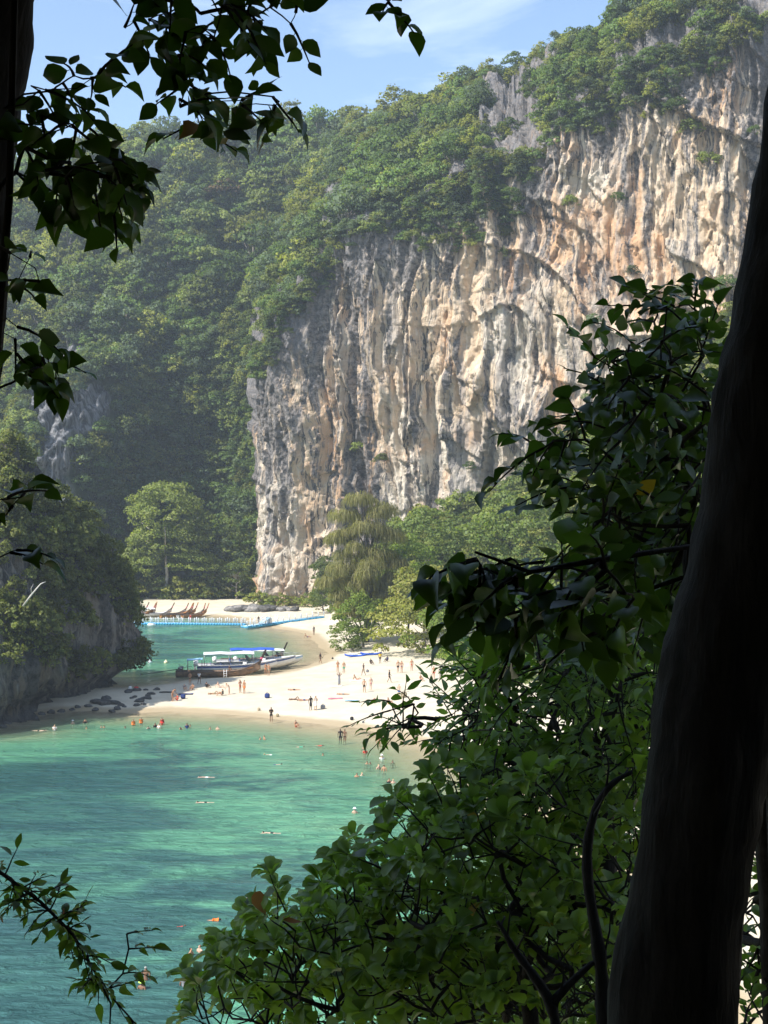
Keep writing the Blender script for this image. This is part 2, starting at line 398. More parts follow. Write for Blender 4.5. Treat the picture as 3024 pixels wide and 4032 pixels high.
def cliff_relief(p, z, rimz):
    wp = p + 2.5 * fbm(p * .05, z * .05, 1.0, 3) ; wz = z + 6 * fbm(p * .04, z * .04, 9.0, 2)
    big = 2.3 * fbm(wp * .04, z * .018, 2.0, 3)
    fl = 1.25 * (1 - 2.4 * np.abs(fbm(wp * .13, z * .010, 4.0, 3, gain=.6)))          # flutes / tufa columns
    fl2 = 1.0 * (1 - 2.2 * np.abs(fbm(wp * .40, z * .018, 5.0, 3)))
    rough = .42 * fbm(p * .45, z * .16, 6.0, 4, gain=.68) + .5 * (np.abs(fbm(p * .5 + 7, z * .35, 16.0, 3)) - .4)
    # fractured blocks: every cell is a tilted facet
    def facets(cw, ch, amp, tilt, sd):
        a, c_ = wp / cw + .35 * vnoise(p * .2, z * .2, 3.0, sd), wz / ch
        ia, ic = np.floor(a).astype(np.int64), np.floor(c_).astype(np.int64); best = np.full(a.shape, 9e9); val = np.zeros(a.shape)
        for i in (-1, 0, 1):
            for j in (-1, 0, 1):
                z0 = np.zeros_like(ia); ja, jc = _hash(ia + i, ic + j, z0, sd), _hash(ia + i, ic + j, z0, sd + 1)
                dx, dz = a - (ia + i + ja), c_ - (ic + j + jc); d2 = dx * dx + dz * dz
                h_ = amp * (_hash(ia + i, ic + j, z0, sd + 2) - .5) * 2 + tilt * ((_hash(ia + i, ic + j, z0, sd + 3) - .5) * dx * cw + (_hash(ia + i, ic + j, z0, sd + 4) - .6) * dz * ch)
                m_ = d2 < best; best = np.where(m_, d2, best); val = np.where(m_, h_, val)
        return val
    o = big + fl * .8 + 1.3 * (np.abs(fbm(wp * .40, z * .018, 5.0, 3)) * 1.6 - .5) + rough
    o = o + facets(3.6, 17., .65, .30, 51) + facets(1.5, 5.5, .34, .35, 61)
    # slanting overhangs, stronger high on the right
    for per, sl, amp, sd in ((19., .60, 4.6, 3), (11., .72, 2.6, 11)):
        q = (wz + sl * wp) / per + .9 * vnoise(p * .045, z * .045, 1.0, sd)
        fr_ = q - np.floor(q)
        cell = _hash(np.floor(q).astype(np.int64), np.floor((wp - .5 * wz) / 26.).astype(np.int64), np.zeros_like(q, np.int64), sd)
        m = sstep(58, 85, p) * sstep(48, 70, z) + .35 * sstep(20, 60, p) * sstep(20, 60, z)
        o = o + amp * (np.exp(-fr_ * 2.6) - .35) * np.clip(m, 0, 1) * (cell > .5)
    # left buttress stands forward, cleft to its right
    o = o + 4.0 * (1 - sstep(16, 21, p + .04 * z)) * sstep(-3, 9, p) - 6.5 * np.exp(-((p - 23.5 + .06 * (z - 50)) / 2.4) ** 2) * sstep(2, 20, z) * sstep(86, 66, z)
    o = o - 3.2 * np.exp(-((p - 44) / 1.8) ** 2) * sstep(8, 20, z) * sstep(62, 40, z)
    # hollow under a pointed roof
    a = (p - 57.0); roof = 43.0 - .82 * np.maximum(a, 0) - 6.0 * np.maximum(-a, 0)
    hol = sstep(0, 1.2, roof - z) * sstep(-6.5, -4.5, a) * (1 - sstep(24, 34, a))
    o = o - 6.0 * hol * sstep(30, 0, z - 25)
    a2 = (p - 66.0); hol2 = np.exp(-(a2 / 8.0) ** 2 - ((z - 56 + .3 * a2) / 9.0) ** 2); o = o - 3.5 * hol2
    return o
OFF = cliff_relief(PM, ZM, RZ)
OFF = OFF * sstep(-3, 4, ZM)
lean = np.where(PM < 20, -.05 * ZM, -.03 * np.maximum(ZM - 60, 0))       # slight backward lean
OFF = OFF + lean * (T2 >= 0)
mside = (T2 < 0)
OX = np.where(mside, -1.0, nrm2[0]); OY = np.where(mside, 0, nrm2[1])
CX = px[:, None] + OX * OFF; CY = py[:, None] + OY * OFF
# side stations climb to the height of the wooded top there
sidez = np.where(ts < 0, rim + (top - rim) * (-ts / .16 * 90) / back, rim)
ZM = np.where(mside, -1 + Z2 * (sidez[:, None] + 1), ZM)
# top surface
sb = np.linspace(0, 1.35, NB_)[1:]
base_off = OFF[:, -1]
BX, BY, BZ = [], [], []
for s_ in sb:
    g = np.where(s_ < 1, s_, 1)
    BX.append(CX[:, -1] + (0.10 * back * s_) + 0 * s_); BY.append(CY[:, -1] + back * s_)
    zt = rim + (top - rim) * (g ** .9) - max(0, s_ - 1) * back * .8
    zt = np.where(ts < 0, np.maximum(sidez + (top - sidez) * g ** .9 - max(0, s_ - 1) * 40, 1), zt)
    rg = 3.2 * (1 - 2 * np.abs(fbm((P_ + s_ * 13) * .12, s_ * back * .12, 3.0, 3))) * math.sin(math.pi * min(s_, 1)) ** .5
    rg = rg + 1.6 * (1 - 2.2 * np.abs(fbm((P_ + s_ * 5) * .34, s_ * back * .34, 7.0, 3, gain=.6))) * min(1, s_ * 8)
    BZ.append(zt + rg)
BX, BY, BZ = (np.array(q).T for q in (BX, BY, BZ))
VX = np.concatenate([CX, BX], 1); VY = np.concatenate([CY, BY], 1); VZ = np.concatenate([ZM, BZ], 1)
nz_tot = VX.shape[1]
PP = np.repeat(P_[:, None], nz_tot, 1)
# bare grey karst high up, grey pinnacles: 0..1
dark = np.concatenate([sstep(-26, -2, ZM - RZ) * (.5 + .5 * sstep(-6, -1, ZM - RZ)), np.ones_like(BX)], 1)
dark = dark + .32 * np.exp(-((PP - 25) / 6) ** 2) + .62 * (1 - sstep(12, 20, PP)) * sstep(6, 40, VZ) + .5 * sstep(108, 116, PP) * sstep(70, 90, VZ)
dark = dark + .25 * np.exp(-((PP - 30) / 9) ** 2 - ((VZ - 26) / 14) ** 2)
dark = np.clip(dark - .12 * fbm(PP * .06, VZ * .05, 4.0, 2), 0, 1.3)
CLV = np.stack([VX.ravel(), VY.ravel(), VZ.ravel()], 1)
rco = np.stack([PP.ravel(), (VY.ravel() - 300) * .5, VZ.ravel()], 1)
cliff = link("cliff", mesh_np("cliff", CLV, grid_faces(len(ts), nz_tot)[:, ::-1], M_cliff, False, attrs={'rockco': rco, 'dark': dark.ravel()}))
tag(cliff, "tall limestone cliff with cream, orange and black streaks above the beach", "cliff", kind='structure')

# ---- the wooded hill behind the lagoon
hx = np.concatenate([np.linspace(-270, -112, 40)[:-1], np.linspace(-112, -50, 170)[:-1], np.linspace(-50, 70, 90)]); ht = np.concatenate([np.linspace(0, .55, 170)[:-1], np.linspace(.55, 1.25, 90)])
def hill_profile(X, T):
    zmax = np.interp(X, [-270,-180,-125,-105,-75,-40,0,30,70], [102,110,121,128,137,139,139,137,134]) + 2 * vnoise(X * .06, 0 * X, 2.0)
    zt = zmax * np.minimum(T, 1)
    y = 362 + .30 * zt + np.maximum(0, zt - 52) * .50 - 2 * np.exp(-((zt - 66) / 14) ** 2)
    y = y + 10 * np.exp(-((X + 48) / 22) ** 2) * sstep(75, 40, zt)                   # hollow
    spur = np.exp(-((X + 80) / 15.0) ** 2) + .9 * sstep(-92, -120, X)
    y = y - 24 * np.minimum(spur, 1) * sstep(92, 34, zt) - 10 * np.minimum(spur, 1) * sstep(66, 52, zt)
    spur2 = np.exp(-((X + 72) / 9.0) ** 2); y = y - 5 * spur2 * sstep(40, 20, zt)
    y = y - 14 * np.exp(-((X + 22) / 12) ** 2) * sstep(120, 60, zt)
    y = y + 4.5 * fbm(X * .05, zt * .05, 3.0, 3) + 1.6 * fbm(X * .16, zt * .1, 8.0, 3)
    z = zt + 2.0 * fbm(X * .09, y * .05, 6.0, 3) * sstep(.1, .4, T)
    over = np.maximum(T - 1, 0)
    y = y + over * 260; z = z - over * over * 900 * .6
    return y, z
HX, HT = np.meshgrid(hx, ht, indexing='ij')
HY, HZ = hill_profile(HX, HT)
b = NB("hill_rock_and_earth"); c = b.attr('rockco', True)
f1 = b.noise(b.mapping(c, (.8, .8, .16)), 1, 6, .7); f2 = b.noise(c, .5, 5, .65); f3 = b.noise(c, .07, 3, .5)
gr = b.mix(b.ramp(f1, .38, .62), (.035, .038, .042), (.22, .22, .225)); gn = b.mix(b.ramp(f2, .35, .65), (.02, .03, .012), (.05, .07, .025))
M_hill = b.done(b.pbr(b.mix(b.attr('rock'), gn, gr), .9, b.bump(b.math('ADD', f1, f2), .8, .6), .1))
ROCKS = [(-83, 54, 6.5, 12), (-77, 40, 5, 11), (-88, 30, 6, 9), (-78, 22, 6, 11), (-73, 47, 4, 8)]
def hill_rock(X, Z):
    r = 0 * X
    for (a, c_, ra, rc) in ROCKS: r = np.maximum(r, np.exp(-(((X - a) / ra) ** 2 + ((Z - c_) / rc) ** 2) ** 1.5))
    return r
HR = sstep(.3, .6, hill_rock(HX, HZ) + .25 * fbm(HX * .15, HZ * .1, 4.0, 3))
HY = HY - HR * (2.2 * (1 - 2 * np.abs(fbm(HX * .25, HZ * .07, 14.0, 4, gain=.6))) + 1.2 * fbm(HX * .6, HZ * .5, 4.0, 3))
hill = link("hill", mesh_np("hill", np.stack([HX.ravel(), HY.ravel(), HZ.ravel()], 1), grid_faces(len(hx), len(ht))[:, ::-1], M_hill, True,
            attrs={'rockco': np.stack([HX.ravel(), HY.ravel(), HZ.ravel()], 1), 'rock': HR.ravel()}))
tag(hill, "steep jungle covered hill behind the far beach", "hill", kind='structure')

# ---- the headland at the end of the spit
hp = np.array([(-120,128),(-88,131),(-62,138),(-49,148),(-43.5,156),(-41.0,163),(-39.5,170),(-37.3,176),(-36.2,182),(-34.8,188),(-35.8,193.5),(-40,197.5),(-48,200),(-62,203),(-90,206),(-130,206)], float)
hh = np.array([34,34,34,33,32,31,30,28.5,24,16,13,13,16,20,26,30], float)
ss = np.linspace(0, len(hp) - 1, 260)
sx = np.interp(ss, range(len(hp)), hp[:, 0]); sy = np.interp(ss, range(len(hp)), hp[:, 1]); sh = np.interp(ss, range(len(hp)), hh)
k_ = np.ones(9) / 9
pad = lambda a: np.convolve(np.pad(a, 4, mode='edge'), k_, 'valid')
sx, sy, sh = pad(sx), pad(sy), pad(sh)
tx_, ty_ = np.gradient(sx), np.gradient(sy); ln = np.hypot(tx_, ty_); nx_, ny_ = ty_ / ln, -tx_ / ln       # outward
arc = np.concatenate([[0], np.cumsum(np.hypot(np.diff(sx), np.diff(sy)))])
zf = np.concatenate([np.linspace(-.06, 1, 120), np.linspace(1, 1, 16)])
inw = np.concatenate([np.zeros(120), np.linspace(0, 1, 16) ** 1.3 * 22])
A2, Zf = np.meshgrid(np.arange(len(ss)), zf, indexing='ij')
hz_ = Zf * sh[:, None] + np.where(inw[None, :] > 0, .12 * inw[None, :], 0)
ar = arc[:, None] + 0 * hz_
off = -1.6 * np.exp(-((hz_ - 1.2) / 1.3) ** 2) + 1.1 * np.exp(-((hz_ - 5.5) / 3.0) ** 2)     # wave-cut notch
off = off - .22 * np.maximum(hz_ - 9, 0) - .012 * np.maximum(hz_ - 9, 0) ** 2
off = off + 1.7 * fbm(ar * .12, hz_ * .09, 3.0, 3) + .9 * (1 - 2 * np.abs(fbm(ar * .35, hz_ * .07, 5.0, 3))) + .4 * fbm(ar * .9, hz_ * .7, 2.0, 3)
off = off - inw[None, :]
pin = 3.0 * (1 - 2 * np.abs(fbm(ar * .28, inw[None, :] * .22, 8.0, 3))) * sstep(.8, 1.0, Zf)
HDX = sx[:, None] + nx_[:, None] * off; HDY = sy[:, None] + ny_[:, None] * off; HDZ = hz_ + pin
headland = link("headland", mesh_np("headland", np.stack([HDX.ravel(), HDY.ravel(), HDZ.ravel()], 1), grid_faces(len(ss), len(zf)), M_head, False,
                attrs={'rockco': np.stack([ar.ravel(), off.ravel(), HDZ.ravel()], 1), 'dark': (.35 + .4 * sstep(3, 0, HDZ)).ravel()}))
tag(headland, "dark undercut limestone headland with shrubs at the end of the beach", "headland", kind='structure')

# ================================================================== VEGETATION
def quads_from(C, N, size, rs, asp=1.0):
    """leaf faces: centres C, shading normals N, size per leaf -> verts, faces, normals, tint"""
    n = len(C)
    d = rs.normal(size=(n, 3)); d = d + N * .9; d /= np.linalg.norm(d, axis=1, keepdims=True)
    a = rs.normal(size=(n, 3)); a -= d * (a * d).sum(1, keepdims=True); a /= np.linalg.norm(a, axis=1, keepdims=True)
    bb = np.cross(d, a)
    s = (size * (.7 + .6 * rs.rand(n)))[:, None] * .5
    V = np.stack([C - a * s, C - bb * s * asp * .8 + d * s * .2, C + a * s, C + bb * s * asp * .8 + d * s * .2], 1).reshape(-1, 3)
    Fq = np.arange(n * 4).reshape(n, 4)
    nn = N + .38 * rs.normal(size=(n, 3)); nn /= np.linalg.norm(nn, axis=1, keepdims=True)
    return V, Fq, np.repeat(nn, 4, 0), np.repeat(rs.rand(n), 4)

def crown_mesh(name, seed, mat, R=4.0, H=3.2, nclump=26, nleaf=700, leaf=.7, flat=.75, low=-.25, clump=.34, hang=0.0):
    """a crown about its own centre: leaf clumps on an uneven dome, with gaps between"""
    rs = np.random.RandomState(seed)
    cs = []
    for i in range(nclump):
        th = rs.rand() * 2 * math.pi; zz_ = low + (1 - low) * rs.rand() ** .8
        rr = math.sqrt(max(0, 1 - min(1, abs(zz_)) ** 2.2)) * (.45 + .55 * rs.rand() ** .5)
        lump = 1 + .25 * math.sin(3 * th + seed) * rs.rand()
        cs.append((rr * math.cos(th) * R * lump, rr * math.sin(th) * R * lump, zz_ * H * (.75 + .4 * rs.rand())))
    cs = np.array(cs); cr = R * clump * (.6 + .7 * rs.rand(nclump))
    k = rs.choice(nclump, nleaf, p=cr ** 2 / (cr ** 2).sum())
    d = rs.normal(size=(nleaf, 3)); d[:, 2] = np.abs(d[:, 2]) * .9 + d[:, 2] * .25; d /= np.linalg.norm(d, axis=1, keepdims=True)
    C = cs[k] + d * (cr[k] * (.55 + .5 * rs.rand(nleaf) ** .6))[:, None] * np.array((1, 1, flat))
    C[:, 2] -= hang * rs.rand(nleaf) * cr[k]
    N = d * .75 + (cs[k] / np.array((R, R, H))) * .45 + np.array((0, 0, .25)); N /= np.linalg.norm(N, axis=1, keepdims=True)
    V, Fq, nn, tint = quads_from(C, N, np.full(nleaf, leaf), rs)
    return mesh_np(name, V, Fq, mat, normals=nn, attrs={'tint': tint})

M_for = [mat_leaf("forest_leaf_a", (.085, .148, .048), (.165, .22, .076), .42, .6, .15, randv=.42),
         mat_leaf("forest_leaf_b", (.14, .185, .053), (.235, .265, .09), .42, .6, .15, randv=.42),
         mat_leaf("forest_leaf_dry", (.10, .075, .035), (.15, .10, .05), .2, .7, .1)]
M_for += [mat_leaf("forest_leaf_grey", (.075, .115, .060), (.135, .17, .095), .4, .6, .15, randv=.45), mat_leaf("forest_leaf_yellow", (.17, .19, .045), (.27, .28, .075), .42, .6, .15, randv=.4)]
M_shrub = mat_leaf("shrub_leaf", (.16, .19, .045), (.29, .29, .08), .42, .55, .2, randv=.3)
M_olive = mat_leaf("headland_leaf", (.105, .135, .042), (.21, .225, .072), .42, .6, .15, randv=.5)
M_trunk = mat_bark("grey_bark", (.10, .085, .07), (.22, .20, .17), .3)

FOREST = [crown_mesh("forest_crown", 10 + i, M_for[(0, 1, 0, 3, 4, 0, 3, 1)[i]], 4.0, [3.4, 2.8, 4.2, 3.0, 5.0, 2.4, 3.8, 3.2][i], [26, 36, 28, 22, 30, 40, 24, 32][i], 900, .62,
                     clump=[.36, .3, .34, .4, .32, .28, .38, .3][i], hang=.6 if i in (2, 4) else 0) for i in range(8)]
DRY = crown_mesh("forest_crown", 33, M_for[2], 4.0, 3.0, 24, 600, .7)

TRUNKS = []
for i in range(3):
    rs = np.random.RandomState(i); mb = MB(); q = np.stack([np.cumsum(rs.normal(0, .12, 6)), np.cumsum(rs.normal(0, .12, 6)), np.linspace(-3, 3.2, 6)], 1)
    mb.tube(q, np.linspace(.3, .14, 6), 7)
    for j in range(4):
        a = j * 1.6 + i; mb.tube([q[3 + j % 2], q[4] + np.array((math.cos(a) * .9, math.sin(a) * .9, .5)), q[5] + np.array((math.cos(a) * 1.9, math.sin(a) * 1.9, .9))], [.13, .09, .04], 5)
    TRUNKS.append(mb.mesh("trunk", M_trunk, True))

def in_view(x, y, z, m=30):
    u = 384 + F * x / np.maximum(y, 1); v = HV - F * (z - CAMZ) / np.maximum(y, 1)
    return (u > -m) & (u < 768 + m) & (v > -m) & (v < 1024 + m)

pts = []      # x, y, z, scale, variant
def poisson(cand, rad):
    """greedy thinning on a coarse grid; cand rows x y z r"""
    keep, cell = [], {}
    for c in cand:
        r = c[3] * rad; g = 3.0
        key = (int(c[0] // g), int(c[1] // g), int(c[2] // g)); ok = True
        for i in (-1, 0, 1):
            for j in (-1, 0, 1):
                for k in (-1, 0, 1):
                    for q in cell.get((key[0] + i, key[1] + j, key[2] + k), ()):
                        if (q[0] - c[0]) ** 2 + (q[1] - c[1]) ** 2 + (q[2] - c[2]) ** 2 < r * r: ok = False; break
                    if not ok: break
                if not ok: break
            if not ok: break
        if ok: cell.setdefault(key, []).append(c); keep.append(c)
    return keep
# on the hill
rs = np.random.RandomState(21)
X = rs.uniform(-150, 15, 16000); T = rs.uniform(0.01, 1.02, 16000)
Yh, Zh = hill_profile(X, T)
ok = in_view(X, Yh, Zh) & (hill_rock(X, Zh) + .1 * rs.randn(len(X)) < .34)
steep = (Zh < 64)
sc = np.where(steep, .40 + .7 * rs.rand(len(X)) ** 2, .42 + 1.35 * rs.rand(len(X)) ** 2.6)
cand = np.stack([X, Yh - 1.2 * sc, Zh + 2.2 * sc, sc * 3.0], 1)[ok]
hillpts = poisson(cand[:8000], .80)
# on the wooded top of the cliff, and on ledges of its face
nrow = BX.shape[1]
ii = rs.randint(0, len(ts), 9000); jj = rs.randint(0, nrow, 9000)
bx, by, bz = BX[ii, jj], BY[ii, jj], BZ[ii, jj]
bare = fbm(bx * .07 + 3, bz * .07, by * .03, 3, 5)
pr = P_[ii]
ok = in_view(bx, by, bz) & (bare < .05 + .6 * sstep(62, 40, pr)) & (rs.rand(9000) < .9)
sc = (.34 + .9 * rs.rand(9000) ** 2.4) * np.where(pr < 50, 1.15, .72)
cand = np.stack([bx, by, bz + 1.7 * sc, sc * 3.0], 1)[ok]
toppts = poisson(cand[:6000], .80)
ii = rs.randint(0, len(ts), 14000); jj = rs.randint(60, NZ, 14000)
fx_, fy_, fz_ = CX[ii, jj], CY[ii, jj], ZM[ii, jj]; below = rim[ii] - fz_
pr = P_[ii]
hang = np.interp(pr, [0, 8, 20, 35, 50, 62, 66, 80, 100, 118, 150], [9, 13, 5, 5, 17, 20, 6, 9, 13, 4, 4])
slope_face = (np.roll(OFF, -2, 1)[ii, jj] - OFF[ii, jj])
ok = in_view(fx_, fy_, fz_) & ((below < hang * (.25 + .9 * rs.rand(14000) ** 1.5)) | ((slope_face < -.75) & (rs.rand(14000) < .035) & (fz_ > 12)))
sc = rs.uniform(.25, .62, 14000)
cand = np.stack([fx_ - .2, fy_ - .5, fz_ + .6 * sc, sc * 3.0], 1)[ok]
facepts = poisson(cand[:4200], .85)
print("forest", len(hillpts), len(toppts), len(facepts))

def put(mesh, name, p, s, rs, parent=None, squash=1.0):
    return link(name, mesh, parent, p, (rs.uniform(-.15, .15), rs.uniform(-.15, .15), rs.uniform(0, 6.28)), (s, s, s * squash))
allp = [(*p, 0) for p in hillpts] + [(*p, 1) for p in toppts] + [(*p, 2) for p in facepts]
order = sorted(range(len(allp)), key=lambda i: -allp[i][3] / allp[i][1])
LAB = [("leafy forest tree on the steep hill behind the far beach", "trees on the wooded hill"),
       ("leafy tree on the wooded top above the limestone cliff", "trees on top of the cliff"),
       ("small shrub clinging to the face of the limestone cliff", "shrubs on the cliff face")]
rest = []; cnt = [0, 0, 0]; lim = [150, 100, 50]
for i in order:
    x, y, z, r, kd = allp[i]
    if cnt[kd] < lim[kd]:
        cnt[kd] += 1; fi = rs.randint(8); look = ('broad ' if r / 3.0 > 1.0 else 'small ' if r / 3.0 < .55 else '') + ('dark green', 'olive green', 'dark green', 'greyish green', 'yellowish green', 'dark green', 'greyish green', 'olive green')[fi] + ' '
        if kd < 2:
            sc_ = r / 3.0; o = empty(["hillside_tree", "clifftop_tree"][kd], (x, y, z - 3.4 * sc_), rs.uniform(0, 6.28))
            link("trunk", TRUNKS[rs.randint(3)], o, scale=sc_); link("crown", FOREST[fi], o, (0, 0, 3.4 * sc_), (rs.uniform(-.15, .15), rs.uniform(-.15, .15), 0), sc_)
        else: o = put(FOREST[fi], "cliff_shrub", (x, y, z), r / 3.0, rs)
        tag(o, look + LAB[kd][0].replace('leafy ', '').replace('small ', ''), "tree" if kd < 2 else "shrub", LAB[kd][1])
    else: rest.append((x, y, z, r / 3.0))
for (u, v, d) in ((222, 195, 424),):
    p = gpt(u, v, d); o = empty("hillside_tree", p - np.array((0, 0, 4))); link("trunk", TRUNKS[0], o, scale=1.25); link("crown", DRY, o, (0, 0, 4), scale=1.25); tag(o, "rusty brown leafed tree among the green hill forest", "tree")

def instance_stuff(name, pts, variants, label, cat, rs):
    """many crowns as one object: points that carry copies of a few crown shapes"""
    src = bpy.data.collections.new(name + "_shapes")
    for i, me in enumerate(variants):
        o = bpy.data.objects.new("crown_shape_%02d" % i, me); src.objects.link(o)
    P = np.array(pts); n = len(P)
    me = bpy.data.meshes.new(name); me.vertices.add(n); me.vertices.foreach_set('co', P[:, :3].astype(np.float32).ravel())
    a = me.attributes.new('size', 'FLOAT', 'POINT'); a.data.foreach_set('value', P[:, 3].astype(np.float32))
    a = me.attributes.new('turn', 'FLOAT_VECTOR', 'POINT')
    r = np.stack([rs.uniform(-.2, .2, n), rs.uniform(-.2, .2, n), rs.uniform(0, 6.28, n)], 1); a.data.foreach_set('vector', r.astype(np.float32).ravel())
    a = me.attributes.new('pick', 'INT', 'POINT'); a.data.foreach_set('value', rs.randint(0, len(variants), n).astype(np.int32))
    o = link(name, me)
    g = bpy.data.node_groups.new(name, 'GeometryNodeTree')
    g.interface.new_socket('Geometry', in_out='INPUT', socket_type='NodeSocketGeometry'); g.interface.new_socket('Geometry', in_out='OUTPUT', socket_type='NodeSocketGeometry')
    N = g.nodes.new; gi, go = N('NodeGroupInput'), N('NodeGroupOutput')
    ip, ci = N('GeometryNodeInstanceOnPoints'), N('GeometryNodeCollectionInfo')
    ci.inputs['Collection'].default_value = src; ci.inputs['Separate Children'].default_value = True; ci.inputs['Reset Children'].default_value = True
    def na(nm, ty):
        q = N('GeometryNodeInputNamedAttribute'); q.data_type = ty; q.inputs[0].default_value = nm; return q.outputs[0]
    L = g.links.new
    L(gi.outputs[0], ip.inputs['Points']); L(ci.outputs[0], ip.inputs['Instance']); ip.inputs['Pick Instance'].default_value = True
    L(na('pick', 'INT'), ip.inputs['Instance Index']); L(na('size', 'FLOAT'), ip.inputs['Scale'])
    L(na('turn', 'FLOAT_VECTOR'), ip.inputs['Rotation'])
    L(ip.outputs[0], go.inputs[0])
    m = o.modifiers.new("copies", 'NODES'); m.node_group = g
    return tag(o, label, cat, kind='stuff')
instance_stuff("forest", rest, FOREST, "dense green jungle covering the hill and the cliff top", "forest", rs)

# low vines and ground cover close to the hill's surface, so that no bare ground shows between crowns
X = rs.uniform(-150, 12, 5200); T = rs.uniform(0, 1.0, 5200); Yv, Zv = hill_profile(X, T)
ok = in_view(X, Yv, Zv, 5) & (hill_rock(X, Zv) + .25 * rs.randn(len(X)) * .5 < .35)
VINE = [crown_mesh("vine_clump", 60 + i, M_for[i % 2], 2.2, 2.8, 12, 260, .6, low=-.9, hang=1.5) for i in range(3)]
instance_stuff("undergrowth", np.stack([X, Yv, Zv, rs.uniform(.6, 1.2, len(X))], 1)[ok], VINE, "creepers and undergrowth filling the gaps of the hill forest", "undergrowth", rs)

def ground_at(u, v, lift=0.0):
    """where the sight line through column u, row v meets the beach (or the water surface)"""
    z = 0.0
    for _ in range(8):
        d = (CAMZ - z) * F / (v - HV); x = (u - 384) / F * d
        z = max(0.0, float(height(np.array([x]), np.array([d]))[0]))
    return x, d, z + lift
def gz(x, y): return float(height(np.array([x]), np.array([y]))[0])

# ---- headland shrubs
HSH = [crown_mesh("shrub_crown", 80 + i, M_olive, 1.6, 1.5, [16, 22, 12, 18][i], 460, .34, low=-.6, clump=.36, hang=.8) for i in range(4)]
ii = rs.randint(0, len(ss), 9000); jj = rs.randint(0, len(zf), 9000)
hx3, hy3, hz3 = HDX[ii, jj], HDY[ii, jj], HDZ[ii, jj]
cover = fbm(arc[ii] * .11, hz3 * .13, 2.0, 3, 31)
ok = in_view(hx3, hy3, hz3, 10) & (hz3 > 3.0 + 2.5 * rs.rand(9000)) & (cover > -.02 - .8 * sstep(8, 15, hz3) - .3 * sstep(178, 184, hy3)) & ((cover > -.3) | (rs.rand(9000) < .4))
sc = rs.uniform(.45, 1.25, 9000)
cand = np.stack([hx3 + .3, hy3 - .3, hz3 + .2, sc * 1.6], 1)[ok]
hpts = poisson(cand, .66)[:430]
for i, p in enumerate(sorted(hpts, key=lambda q: -q[3])[:230]):
    o = put(HSH[i % 4], "headland_shrub", p[:3], p[3] / 1.6, rs); tag(o, ("large" if p[3] / 1.6 > 1.05 else "small" if p[3] / 1.6 < .75 else "medium sized") + " olive green shrub growing on the dark rocky headland", "shrub", "shrubs on the headland")
instance_stuff("headland_undergrowth", [(p[0], p[1], p[2], p[3] / 1.6) for p in sorted(hpts, key=lambda q: -q[3])[230:]] + [(*p[:3], .6) for p in cand[:160]], HSH, "low undergrowth between the shrubs of the headland", "undergrowth", rs)
# the overhanging tree on the headland's tip and a pale dead stem
def simple_tree(name, label, x, y, z0, H, crown_me, cz, cs, trunk_r=.25, lean=(0, 0), cat="tree", group=None, bark=None, limbs=5, seed=0, crown_parts=(), klo=2):
    r2 = np.random.RandomState(seed + 3)
    o = empty(name, (x, y, z0)); tag(o, label, cat, group)
    mb = MB(); n = 7; t = np.linspace(0, 1, n)
    top_ = H * .72
    q = np.stack([lean[0] * t ** 1.5 + np.concatenate([[0], np.cumsum(r2.normal(0, trunk_r * .3, n - 1))]), lean[1] * t ** 1.5 + np.concatenate([[0], np.cumsum(r2.normal(0, trunk_r * .3, n - 1))]), -.4 + t * top_], 1)
    mb.tube(q, trunk_r * (1 - .7 * t) * np.where(t == 0, 1.4, 1), 8)
    for j in range(limbs):
        a = j * 2.4 + r2.rand(); k = klo + j % (n - klo - 1); L_ = H * (.22 + .14 * r2.rand())
        s0 = q[k]; e = s0 + np.array((math.cos(a) * L_, math.sin(a) * L_, L_ * .55)); m_ = (s0 + e) / 2 + np.array((0, 0, -.08 * L_))
        mb.tube([s0, m_, e], [trunk_r * .42, trunk_r * .28, trunk_r * .1], 6)
    mb.build("trunk", bark or M_trunk, o, True)
    link("crown", crown_me, o, (lean[0] * .9, lean[1] * .9, cz), (0, 0, r2.rand() * 6.28), cs)
    for (cm, cp, c_s) in crown_parts: link("crown", cm, o, cp, (0, 0, r2.rand() * 6.28), c_s)
    return o
CR_tip = crown_mesh("crown", 91, M_olive, 3.2, 2.4, 30, 1500, .36, low=-.5, clump=.3)
simple_tree("headland_tree", "dark leaning tree overhanging the lagoon from the headland tip", -36.5, 189, 4, 7, CR_tip, 5.0, 1.0, .18, (1.6, -1.0))
simple_tree("headland_tree", "bushy tree on the shoulder of the headland above the undercut", -37.2, 184, 9, 6, CR_tip, 4.2, .95, .16, (.6, -1.0), seed=2)
M_dead = mat_plain("dead_wood", (.55, .52, .46), .8, .2, .15, 3)
p0 = gpt(23, 606, 158); mb = MB(); mb.tube([p0, p0 + (1.1, -.3, 1.4), p0 + (2.1, -.5, 2.5), p0 + (2.6, -.5, 2.7)], [.12, .10, .07, .03], 7)
mb.tube([p0 + (1.0, -.3, 1.3), p0 + (1.0, -.5, 2.0), p0 + (1.3, -.6, 2.5)], [.05, .035, .01], 5)
tag(mb.build("dead_branch", M_dead, smooth=True), "bleached bare dead stem leaning out of the headland shrubs", "branch")

